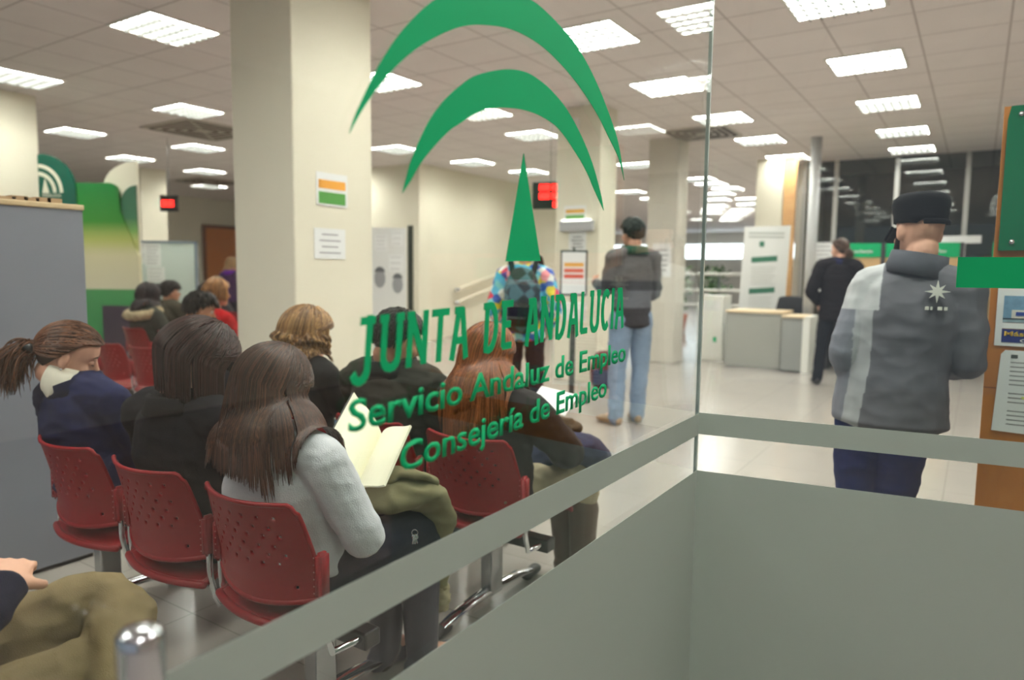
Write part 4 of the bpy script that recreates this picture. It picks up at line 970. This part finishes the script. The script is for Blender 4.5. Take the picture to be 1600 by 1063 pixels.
# 2 dark bob woman in black sweater
P = sit(hd=(.03, -.05, 1.065), hr=(-22, 32, 6), nck=(.0, -.08, .945), shL=(-.185, -.09, .88), shR=(.17, -.05, .88), elL=(-.23, .0, .63), elR=(.225, .04, .63))
r, g, M = person('woman with dark bobbed hair in a black sweater, middle of the near row', (-2.08, 1.358, 0), 0, P, (17, 18, 24), (24, 24, 30), vox=.006, torso_w=1.02, disp=(.006, 7), bulk=.012, top_name='sweater',
    collar=(.10, .05, .03, cloth('hood_black', (16, 17, 22)), 'hood'))
hair(r, g['hd'], M, 1.09, 'bob', .16, 3000, ((30, 18, 18), (78, 50, 46)), col_caps=[(g['nck'], g['hd'], .075)], thick=.0027, vol=.13, face=48, part=(0, .01))
# 3 woman in grey sweater reading
P = sit(hd=(-.045, -.075, 1.01), hr=(-2, 27, 6), nck=(-.02, -.09, .885), chs=(-.01, -.085, .74), wst=(0, -.05, .60), shL=(-.17, -.09, .835), shR=(.155, -.07, .835), elL=(-.20, .08, .63), elR=(.235, .005, .615), wrL=(-.14, .17, .645), wrR=(.07, .12, .625),
    hdL=(.5, .8, .15), hnL=(0, -.2, 1), hdR=(-.5, .85, .1), hnR=(0, -.2, 1), curl=.3, thL=(0, 0, 1), thR=(0, 0, 1), knR=(.13, .35, .51), anR=(.13, .37, .09), toR=(.15, .50, .035), knL=(.0, .37, .51), anL=(.0, .33, .09), toL=(.02, .47, .035))
gs = mat('grey_knit', (204, 205, 210), rough=.95, spec=.15, bump=.7, bscale=260, var=.03, vscale=60, sheen=.2)
r, g, M = person('woman in light grey sweater with long straight brown hair reading a book', (-1.605, 1.358, 0), 0, P, (160, 160, 162), (26, 30, 44), vox=.006, top_m=gs, top_name='sweater', boots=True, shoes=(34, 38, 54), disp=(.006, 8), bulk=.004)
hair(r, g['hd'], M, 1.06, 'long', .275, 4200, ((36, 20, 16), (106, 70, 52)), col_caps=caps(g, .015), thick=.0024, vol=.12, face=58, back=(0, -.2, 0), seg=12, spread=.28)
# her book
bk = empty('book', (-1.552, 1.50, .676), 0, 'open book with blank cream pages held by the woman in the grey sweater', 'book')
S0, S1 = V((0, 0, 0)), V((-.045, .145, .112)); sp = S1-S0
def page(name, wv, bulge, m, off):
    bm = B(); rows = []; nrm = sp.cross(wv).normalized()
    if nrm.z < 0: nrm = -nrm
    for side_ in (0, 1):
        gr = []
        for i in range(11):
            u = i/10; gr.append([bm.verts.new(S0+sp*v*1.25+wv*u+nrm*(bulge*math.sin(PI*min(1, u*1.2))*(1-u*.5)+off-(.008 if side_ else 0)*(1-.0*u))) for v in (0, .5, 1)])
        rows.append(gr)
    for gr in rows:
        for i in range(10):
            for j in range(2): bm.faces.new((gr[i][j], gr[i+1][j], gr[i+1][j+1], gr[i][j+1]))
    for j in range(2):
        for i in (0, 10): bm.faces.new((rows[0][i][j], rows[0][i][j+1], rows[1][i][j+1], rows[1][i][j]))
    for i in range(10):
        for j in (0, 2): bm.faces.new((rows[0][i][j], rows[0][i+1][j], rows[1][i+1][j], rows[1][i][j]))
    return bobj(name, bm, m, bk, smooth=False)
pgm = mat('page_cream', (244, 240, 214), rough=.8)
page('left_pages', V((-.125, .0, .125)), .022, pgm, 0); page('right_pages', V((.125, .0, .045)), .020, pgm, 0)
page('cover', V((-.13, .0, .13)), .022, mat('cover_dark', (50, 46, 44), rough=.5), -.010)
# 4 man in khaki trousers at the lower left
P = sit(hd=(-.05, .0, 1.15), shL=(-.21, -.06, .93), shR=(.16, -.04, .93), elL=(-.25, .02, .72), elR=(.26, .05, .67), wrL=(-.08, .17, .73), wrR=(.12, .235, .755),
    hdL=(.25, .8, .0), hnL=(.5, -.1, -1), hdR=(-.7, .45, .12), hnR=(-.1, -.3, -1), hip=(-.02, 0, .52), hpR=(.10, .04, .51), hpL=(-.09, .02, .53), knL=(.06, .45, .62), anL=(.40, .31, .47), toL=(.52, .34, .42), knR=(.17, .42, .52), anR=(.14, .38, .09), toR=(.15, .52, .035), curl=.35)
kh = mat('khaki_twill', (122, 106, 76), rough=.85, spec=.2, bump=.5, bscale=500, var=.12, vscale=10)
r, g, M = person('man in khaki trousers with crossed legs and navy sleeves at the lower left corner', (-1.60, .31, 0), 0, P, (20, 22, 44), (122, 106, 76), sk='light', vox=.006, bot_m=kh, top_name='sweater', disp=(.009, 9), legw=1.02, bulk=.0, shoes=(40, 34, 30))
hair(r, g['hd'], M, 1.0, 'short', .03, 500, ((40, 28, 22), (70, 50, 40)))
stm = mat('stitching', (190, 174, 130), rough=.9)
def seam(par, a, b, offv, r_, nm='seam', m=stm, w_=.0014):
    pass
# 5 blond woman
P = sit(hd=(.03, -.04, 1.045), hr=(-25, 12, 0))
r, g, M = person('woman with wavy dark blond hair seated just behind the woman reading', (-2.60, 2.24, 0), 0, P, (20, 22, 24), (54, 74, 104), vox=.008, bot_m=jeans('denim_blue', (62, 84, 116)))
hair(r, g['hd'], M, 1.1, 'long', .15, 1300, ((96, 66, 40), (190, 150, 98)), col_caps=caps(g, .01), thick=.0032, vol=.16, face=50, wave=.007, part=(0, 0))
# 6 man in dark olive jacket
P = sit(hd=(.02, -.05, 1.065), hr=(-28, 20, 0), shL=(-.20, -.06, .88), shR=(.19, -.05, .88))
r, g, M = person('man with short black hair in a dark olive jacket behind the letters', (-2.02, 2.24, 0), 0, P, (44, 42, 36), (30, 32, 44), sk='tan', vox=.007, bulk=.022, disp=(.009, 8), collar=(.105, .075, .022, cloth('collar_black', (24, 24, 26)), 'collar'))
hair(r, g['hd'], M, 1.0, 'short', .03, 1500, ((18, 16, 18), (46, 40, 40)), vol=.14); face_bits(r, g, M, brow=(20, 16, 16))
# 7 woman with long reddish hair
P = sit(hd=(-.03, -.03, 1.025), hr=(-14, 22, 5), nck=(-.01, -.07, .90), shL=(-.17, -.08, .845), shR=(.165, -.05, .85), elR=(.26, .10, .66), wrR=(.12, .30, .68), wrL=(.0, .30, .68), hdR=(-.3, .8, .1), knR=(.15, .46, .51), knL=(.03, .46, .51), anR=(.16, .43, .09), toR=(.17, .57, .035), anL=(.04, .50, .09), toL=(.05, .64, .035))
r, g, M = person('woman with long reddish brown hair and a dark cardigan, seated alone in the second row', (-1.53, 2.24, 0), 0, P, (40, 34, 36), (176, 164, 136), vox=.007, boots=True, shoes=(92, 72, 58), top_name='cardigan', disp=(.008, 8), bulk=.008)
hair(r, g['hd'], M, 1.06, 'long', .36, 2200, ((84, 44, 26), (168, 102, 60)), col_caps=caps(g, .02), thick=.0027, vol=.10, face=58, back=(0, -1, 0), seg=14)
# far seated people
def far_seated(label, x, y, top, hcols, style='short', ln=.03, hr=(0, 10, 0), hz=1.07, sk='tan', bot=(40, 42, 54), n=500, bulk=.01, top_name='jacket', cm=None, s=1.0, **k):
    P = sit(hd=(0, -.03, hz), hr=hr)
    r, g, M = person(label, (x, y, 0), 0, P, top, bot, vox=.011, sk=sk, bulk=bulk, disp=(.008, 8), top_name=top_name, s=s)
    hair(r, g['hd'], M, 1.04, style, ln, n, hcols, col_caps=caps(g, .01), thick=.005, vol=.15, face=45, **k)
    return r, g, M
r, g, M = far_seated('person with long black hair and a fur-trimmed hood in front of the whiteboard', -6.98, 4.00, (62, 66, 60), ((24, 20, 24), (60, 48, 52)), 'long', .2)
bm = B(); ring = [(.17*math.cos(R(q)), -.09+.13*math.sin(R(q)), .90+.03*math.sin(R(q))) for q in range(0, 361, 24)]; tube(bm, ring, .045, n=10); fuse('fur_trim', bm, cloth('fur', (176, 160, 128)), r, .012, disp=(.012, 20))
r, g, M = far_seated('person with tied black hair in an olive coat, face turned right', -8.05, 4.88, (74, 70, 58), ((20, 18, 20), (44, 38, 38)), 'short', .05, hr=(-25, 5, 0)); face_bits(r, g, M)
bm = B(); ellip(bm, g['hd']+M @ V((0, -.13, .03)), (.05, .05, .06)); bobj('hair_bun', bm, mat('bun_black', (24, 20, 22), rough=.5), r, smooth=True)
r, g, M = far_seated('man with short black hair and black collar, seated left of the thick pillar', -4.75, 3.12, (26, 26, 30), ((16, 14, 16), (40, 36, 36)), 'short', .04, hr=(-32, 18, 0), hz=1.05); face_bits(r, g, M)
r, g, M = far_seated('person with light brown hair in a bright red top left of the thick pillar', -5.84, 4.0, (176, 18, 26), ((110, 70, 40), (190, 140, 84)), 'bob', .10, hz=1.13, top_name='red_top', hr=(-30, 5, 0))
far_seated('person with black hair seated beyond the person in red', -7.3, 4.88, (20, 20, 24), ((14, 14, 16), (36, 34, 36)), 'short', .04)
far_seated('grey haired person seated far back beside the orange door', -9.16, 6.25, (60, 60, 66), ((150, 138, 116), (206, 196, 172)), 'short', .05, hz=1.10)
P = standing(hr=(-20, 10, 0))
r, g, M = person('woman with blond hair and a purple scarf standing in front of the orange door', (-10.2, 7.2, 0), R(10), P, (66, 40, 84), (40, 40, 50), vox=.012, s=.88)
hair(r, g['hd'], M, 1.05, 'bob', .14, 400, ((120, 88, 56), (188, 150, 100)), thick=.006, col_caps=caps(g, .01))
bm = B(); tube(bm, [(.09*math.cos(R(q)), -.02+.09*math.sin(R(q)), 1.46) for q in range(0, 361, 30)], .045, n=10); fuse('scarf', bm, cloth('purple_scarf', (104, 36, 150)), r, .012, disp=(.01, 14))
# colourful jacket teenager with backpack
def tri_mat():
    m, nt, b = nodes('colour_patches'); tc = nt.nodes.new('ShaderNodeTexCoord'); v = nt.nodes.new('ShaderNodeTexVoronoi'); v.inputs['Scale'].default_value = 15; v.feature = 'F1'
    s_ = nt.nodes.new('ShaderNodeSeparateColor'); cr = nt.nodes.new('ShaderNodeValToRGB'); cr.color_ramp.interpolation = 'CONSTANT'
    cl = [(0, (80, 180, 215)), (.2, (236, 238, 230)), (.34, (226, 210, 60)), (.46, (40, 90, 176)), (.6, (214, 60, 90)), (.7, (120, 200, 200)), (.82, (90, 50, 140)), (.92, (240, 150, 160))]
    while len(cr.color_ramp.elements) < len(cl): cr.color_ramp.elements.new(.5)
    for i, (p, c) in enumerate(cl): cr.color_ramp.elements[i].position = p; cr.color_ramp.elements[i].color = lin(c)
    nt.links.new(tc.outputs['Object'], v.inputs['Vector']); nt.links.new(v.outputs['Color'], s_.inputs[0]); nt.links.new(s_.outputs[0], cr.inputs[0]); nt.links.new(cr.outputs[0], b.inputs['Base Color']); b.inputs['Roughness'].default_value = .7
    return m
P = standing(hr=(-5, 8, 0), elL=(-.27, -.05, 1.13), elR=(.27, -.05, 1.13), wrL=(-.22, .15, .98), wrR=(.22, .15, .98), hem=None)
tm = tri_mat()
cx_, cy_ = -3.12, 4.95
r, g, M = person('teenager in a multicoloured patterned jacket standing with back turned', (cx_, cy_, 0), R(28), P, (90, 180, 210), (28, 28, 44), sk='tan', vox=.009, s=.93, top_m=tm, bulk=.015, hem=(0, -.01, .88), disp=(.01, 7), shoes=(200, 200, 205))
hair(r, g['hd'], M, 1.0, 'short', .03, 700, ((16, 14, 16), (40, 36, 36)), thick=.004)
bm = B(); tube(bm, [(-.11, -.12, 1.44), (-.07, -.17, 1.37), (0, -.18, 1.33), (.07, -.17, 1.37), (.11, -.12, 1.44)], [(.05, .03), (.055, .05), (.06, .06), (.055, .05), (.05, .03)], n=12, sub=3); fuse('hood', bm, tm, r, .012, disp=(.006, 14))
bp = empty('backpack', (cx_, cy_, 0), R(28), 'dark checked backpack worn by the teenager in the multicoloured jacket', 'backpack')
def plaid():
    m, nt, b = nodes('plaid'); tc = nt.nodes.new('ShaderNodeTexCoord'); mp = nt.nodes.new('ShaderNodeMapping'); mp.inputs['Rotation'].default_value = (0, R(40), 0); mp.inputs['Scale'].default_value = (9, 9, 9)
    ck = nt.nodes.new('ShaderNodeTexChecker'); ck.inputs['Scale'].default_value = 1; ck.inputs[1].default_value = lin((26, 24, 30)); ck.inputs[2].default_value = lin((64, 96, 104)); nt.links.new(tc.outputs['Object'], mp.inputs[0]); nt.links.new(mp.outputs[0], ck.inputs[0]); nt.links.new(ck.outputs[0], b.inputs['Base Color']); b.inputs['Roughness'].default_value = .8; return m
bm = B(); tube(bm, [(0, -.26, .93), (0, -.28, 1.08), (0, -.26, 1.24), (0, -.23, 1.33)], [(.13, .07), (.15, .09), (.14, .08), (.10, .06)], side=(1, 0, 0), n=20, sub=3); fuse('bag_body', bm, plaid(), bp, .01, disp=(.006, 8))
bm = B(); tube(bm, [(0, -.36, .95), (0, -.37, 1.08)], [(.10, .03), (.11, .035)], side=(1, 0, 0), n=16); fuse('front_pocket', bm, cloth('pocket_black', (24, 22, 26)), bp, .01)
for s_ in (-1, 1): bm = B(); tube(bm, [(s_*.08, -.22, 1.31), (s_*.11, -.10, 1.475), (s_*.13, .10, 1.42), (s_*.15, .13, 1.2), (s_*.16, -.1, 1.02), (s_*.13, -.2, .98)], [(.022, .006)]*6, side=(1, 0, 0), n=8, sub=4); bobj('strap', bm, cloth('strap_dark', (30, 28, 40)), bp, smooth=True)
# man in jeans
P = standing(hr=(10, 5, 0), elL=(-.22, .03, 1.14), wrL=(-.20, .28, 1.20), hdL=(.1, .9, .3), hnL=(.9, 0, -.2), elR=(.22, .0, 1.12), wrR=(.12, .2, 1.10), hdR=(-.3, .9, 0), toL=(-.17, .13, .035), toR=(.13, .14, .035), anL=(-.13, -.02, .09), anR=(.1, .03, .09))
def jk(p): return (96, 92, 92) if p.z > 1.22 else ((44, 44, 52) if p.z > 1.14 else ((104, 106, 114) if p.z > 1.0 else (48, 44, 50)))  # dark bands put a reflection in the glass into the jacket colour
jm = mat('reflection_banded_jacket', (80, 80, 84), rough=.8, attr='Col', bump=.3, bscale=300, var=.08)
r, g, M = person('man in light blue jeans and dark grey jacket standing with back turned', (-2.56, 5.84, 0), R(52), P, (70, 70, 74), (120, 140, 168), vox=.009, s=1.05, bot_m=jeans('denim_light', (138, 158, 184)), top_m=jm, top_col=jk, shoes=(170, 140, 110), bulk=.004, legw=1.1, hem=(0, 0, .86), disp=(.008, 8),
    collar=(.11, .07, .03, cloth('hood_green', (34, 74, 58)), 'hood'))
hair(r, g['hd'], M, 1.05, 'short', .03, 700, ((30, 40, 38), (60, 70, 66)), thick=.004)
# man in long black coat
P = standing(hr=(48, 4, 0), elL=(-.28, -.06, 1.12), wrL=(-.20, .12, .98), elR=(.28, -.04, 1.12), wrR=(.2, .2, 1.0), anL=(-.17, -.02, .09), anR=(.15, .08, .09), knL=(-.14, .0, .49), knR=(.13, .06, .49), toL=(-.2, .11, .035), toR=(.19, .2, .035))
r, g, M = person('man in a long black coat with a short ponytail standing at the information desk', (-1.43, 9.42, 0), R(8), P, (28, 24, 28), (26, 27, 34), vox=.010, s=1.03, bulk=.02, hem=(0, 0, .80), top_name='coat', disp=(.007, 7), collar=(.09, .06, .02, cloth('navy_scarf', (30, 32, 66)), 'scarf'))
hair(r, g['hd'], M, 1.02, 'pony', .10, 600, ((60, 42, 34), (110, 84, 66)), tail=(0, -.115, -.03), thick=.004); face_bits(r, g, M)
# man in the cap
P = standing(hip=(.085, 0, .93), wst=(.10, -.0, 1.09), chs=(.13, -.01, 1.28), nck=(.155, .0, 1.46), hd=(.155, .035, 1.60), hr=(34, 8, 3), shL=(.0, -.01, 1.395), shR=(.315, -.01, 1.385),
    hpL=(.005, 0, .91), hpR=(.15, 0, .91), elL=(-.065, -.06, 1.13), wrL=(-.03, .10, .94), elR=(.345, .0, 1.12), wrR=(.29, .22, 1.06), hdL=(.25, .5, -.6), hnL=(1, 0, 0), hdR=(-.2, .9, .1), anL=(-.13, -.02, .09), anR=(.11, .0, .09), knL=(-.01, .01, .49), knR=(.12, .02, .49), toL=(-.17, .12, .035), toR=(.13, .13, .035))
def cj(p):
    x, y, z = p
    if y < .20:
        lim = .03 if z > 1.1 else .03-(1.1-z)*.12
        if z > 1.30 and x < lim+.02: return (190, 191, 193)
        if x < lim and x > lim-.065 and z < 1.32: return (170, 171, 174)
        if x < lim-.06 and z <= 1.32: return (126, 128, 138)
    return (104, 103, 110)
cm_ = mat('panelled_fleece', (90, 90, 96), rough=.85, spec=.2, attr='Col', bump=.4, bscale=350, var=.08, vscale=12)
r, g, M = person('man in black cap, grey panelled jacket and navy trousers standing at the right', (-.335, 2.93, 0), R(0), P, (90, 90, 96), (16, 34, 84), vox=.0065, s=.945, top_m=cm_, top_col=cj, hem=(.095, -.005, .86), bulk=.006, torso_w=1.13, disp=(.008, 6), legw=1.10, collar=(.098, .085, .018, cloth('collar_grey', (84, 86, 94)), 'collar'), shoes=(40, 40, 44))

face_bits(r, g, M, brow=(40, 28, 24))
# beard
bm = B()
for x in (-1, 1): tube(bm, [g['hd']+M @ V((.066*x, .02, -.02)), g['hd']+M @ V((.058*x, .045, -.07)), g['hd']+M @ V((.02*x, .082, -.10))], [.012, .014, .012], n=8, sub=3)
fuse('beard', bm, cloth('beard_dark', (58, 42, 36)), r, .006)
# star emblem on the back of the jacket
em_ = mat('emblem_pale', (214, 212, 204), rough=.7)
ex, ez = .235, 1.375
bm = B(); pts = []
for k in range(16):
    a_ = R(90+k*22.5); rr_ = (.040 if k % 4 == 0 else .034) if k % 2 == 0 else .014
    pts.append((ex+rr_*math.cos(a_), -.155, ez+rr_*math.sin(a_)))
poly(bm, pts, (0, .03, 0)); emb = bobj('star_emblem', bm, em_, r)
bm = B()
for k, (u, w_) in enumerate(((-.035, .012), (-.018, .006), (.004, .014), (.024, .010))): box(bm, ex+u, ex+u+w_, -.152, -.12, ez-.066, ez-.055)
bobj('emblem_lettering', bm, em_, r)
# cap
cp = empty('cap', tuple(V((-.335, 2.93, 0))+g['hd']*.945), 0, 'black military style cap worn by the man at the right', 'cap'); cp.scale = (.945,)*3
cb = cloth('cap_black', (18, 18, 22)); bm = B(); rows = []
prof = [(1.02, .022), (1.035, .052), (1.08, .078), (1.10, .100), (1.06, .120), (.86, .135), (.5, .143), (.05, .145)]
for kk, zz in prof:
    rg = []
    for k in range(32):
        a_ = 2*PI*k/32; back_ = math.cos(a_) < -.9
        zz2 = zz-(.018*(-math.cos(a_)) if zz < .06 else .006*(-math.cos(a_)))
        if zz == .022 and math.cos(a_-.25) < -.86: zz2 += .014*min(1, (-math.cos(a_-.25)-.86)/.08)
        rg.append(bm.verts.new(M @ V((math.sin(a_)*.083*kk, math.cos(a_)*.107*kk-.004, zz2+.003))))
    rows.append(rg)
for i in range(len(rows)-1):
    for k in range(32): bm.faces.new((rows[i][k], rows[i][(k+1) % 32], rows[i+1][(k+1) % 32], rows[i+1][k]))
bm.faces.new(rows[-1]); crown_ = bobj('crown', bm, cb, cp, smooth=True); md = crown_.modifiers.new('s', 'SOLIDIFY'); md.thickness = .004
bm = B(); rws = []
for j in range(5):
    t_ = j/4; rws.append([bm.verts.new(M @ V((math.sin(R(-58+116*k/12))*(.088+.0*t_), math.cos(R(-58+116*k/12))*(.113)+t_*.072*math.cos(R(-58+116*k/12))**.6, .036-.042*t_-.010*abs(math.sin(R(-58+116*k/12)))))) for k in range(13)])
for j in range(4):
    for k in range(12): bm.faces.new((rws[j][k], rws[j][k+1], rws[j+1][k+1], rws[j+1][k]))
br_ = bobj('brim', bm, cb, cp, smooth=True); md = br_.modifiers.new('s', 'SOLIDIFY'); md.thickness = .009
bm = B(); tube(bm, [M @ V((math.sin(a_)*.094, math.cos(a_)*.120-.004, .014)) for a_ in [R(180+q) for q in range(-34, 35, 8)]], [(.010, .003)]*9, side=(0, 0, 1), n=8); bobj('strap', bm, cb, cp, smooth=True)

# ------------------------------------------------------------------ things lying on laps
# khaki coat over the reader's lap
def drape(name, spine, widths, m, vox=.008, disp=(.014, 9), **k):
    bm = B(); tube(bm, spine, widths, n=18, sub=4, **k); return fuse(name, bm, m, None, vox, smooth=3, disp=disp)
ck = mat('coat_khaki', (128, 122, 92), rough=.9, spec=.15, bump=.4, bscale=300, var=.10, vscale=14)
t = empty('coat', (-1.5, 1.6, 0), 0, 'khaki coat folded over the lap of the woman reading', 'coat')
o = drape('cloth', [(-.03, -.05, .645), (.01, .03, .655), (.03, .09, .645), (.04, .155, .57), (.03, .17, .42), (.02, .185, .29)], [(.06, .035), (.10, .05), (.11, .05), (.09, .042), (.07, .04), (.06, .04)], ck, side=(1, 0, 0)); o.parent = t
o = drape('lining_hem', [(.02, .185, .285), (.02, .187, .245)], [(.064, .045), (.066, .046)], cloth('fleece_hem', (150, 142, 112)), disp=(.012, 30), side=(1, 0, 0)); o.parent = t
bm = B(); tube(bm, [(-.05, -.03, .685), (.0, .02, .715), (.07, .06, .71), (.10, .10, .68)], [(.04, .012), (.05, .014), (.04, .014), (.02, .012)], side=(1, 0, 0), n=14, sub=3); o = fuse('collar_flap', bm, ck, t, .006, disp=(.008, 14))
t = empty('keys', (-1.325, 1.52, .585), R(30), 'bunch of small silver keys hanging at the hip of the woman reading', 'keys')
for k in range(3):
    bm = B(); a_ = R(-14+14*k); d_ = V((math.sin(a_), 0, -math.cos(a_))); cyl(bm, V((0, k*.002, 0)), d_*.028+V((0, k*.002, 0)), .0028, 8); ellip(bm, d_*.008+V((0, k*.002, 0)), (.008, .002, .008)); bobj('key', bm, chrome, t)
bm = B(); tube(bm, [(.009*math.cos(R(q)), 0, .006+.009*math.sin(R(q))) for q in range(0, 361, 30)], .0012, n=6); bobj('ring', bm, chrome, t)
t = empty('coat', (-1.42, 2.5, 0), 0, 'dark blue denim coat with brown scarf on the lap of the long haired woman', 'coat')
o = drape('cloth', [(-.16, -.02, .60), (-.02, .02, .63), (.04, .12, .60), (.08, .20, .54)], [(.11, .06), (.15, .07), (.15, .07), (.10, .05)], mat('denim_dark', (30, 40, 74), rough=.85, bump=.5, bscale=400, var=.15, vscale=12), side=(1, 0, 0)); o.parent = t
o = drape('scarf', [(-.04, .0, .69), (.0, .07, .71), (.02, .13, .69)], [(.06, .03), (.055, .035), (.04, .028)], cloth('scarf_brown', (84, 70, 56)), side=(1, 0, 0)); o.parent = t
o = bx('papers', paper, -.09, .09, -.001, .002, -.07, .07); o.location = (-1.50, 2.62, .80); o.rotation_euler = (R(-60), R(8), R(5)); tag(o, 'white papers in the hands of the long haired woman', 'papers')

# ================================================================== LIGHT AND CAMERA
w = bpy.data.worlds.new('world'); bpy.context.scene.world = w; w.use_nodes = True
w.node_tree.nodes['Background'].inputs[0].default_value = (.80, .88, 1.0, 1); w.node_tree.nodes['Background'].inputs[1].default_value = .16
cam = bpy.data.cameras.new('camera'); co = bpy.data.objects.new('camera', cam); C.objects.link(co)
f_px = 1107.; cam.sensor_width = 36; cam.lens = f_px/1600*36; cam.clip_start = .05; cam.clip_end = 200
yaw, pit, rol = R(33.2), R(5.5), R(.65)
F = V((-math.sin(yaw)*math.cos(pit), math.cos(yaw)*math.cos(pit), -math.sin(pit))); R0 = V((math.cos(yaw), math.sin(yaw), 0)); U0 = R0.cross(F)
Rr = R0*math.cos(rol)+U0*math.sin(rol); Uu = Rr.cross(F)
mt = Matrix((Rr, Uu, -F)).transposed().to_4x4(); mt.translation = V((0, 0, 1.35)); co.matrix_world = mt
cam.dof.use_dof = True; cam.dof.focus_distance = 1.75; cam.dof.aperture_fstop = 2.3
sc = bpy.context.scene; sc.camera = co
sc.view_settings.view_transform = 'Standard'; sc.view_settings.look = 'None'; sc.view_settings.gamma = 1; sc.view_settings.exposure = 1.16
sc.cycles.max_bounces = 10; sc.cycles.transparent_max_bounces = 16; sc.cycles.diffuse_bounces = 4; sc.cycles.glossy_bounces = 4; sc.cycles.sample_clamp_indirect = 4; sc.cycles.caustics_reflective = False; sc.cycles.caustics_refractive = False
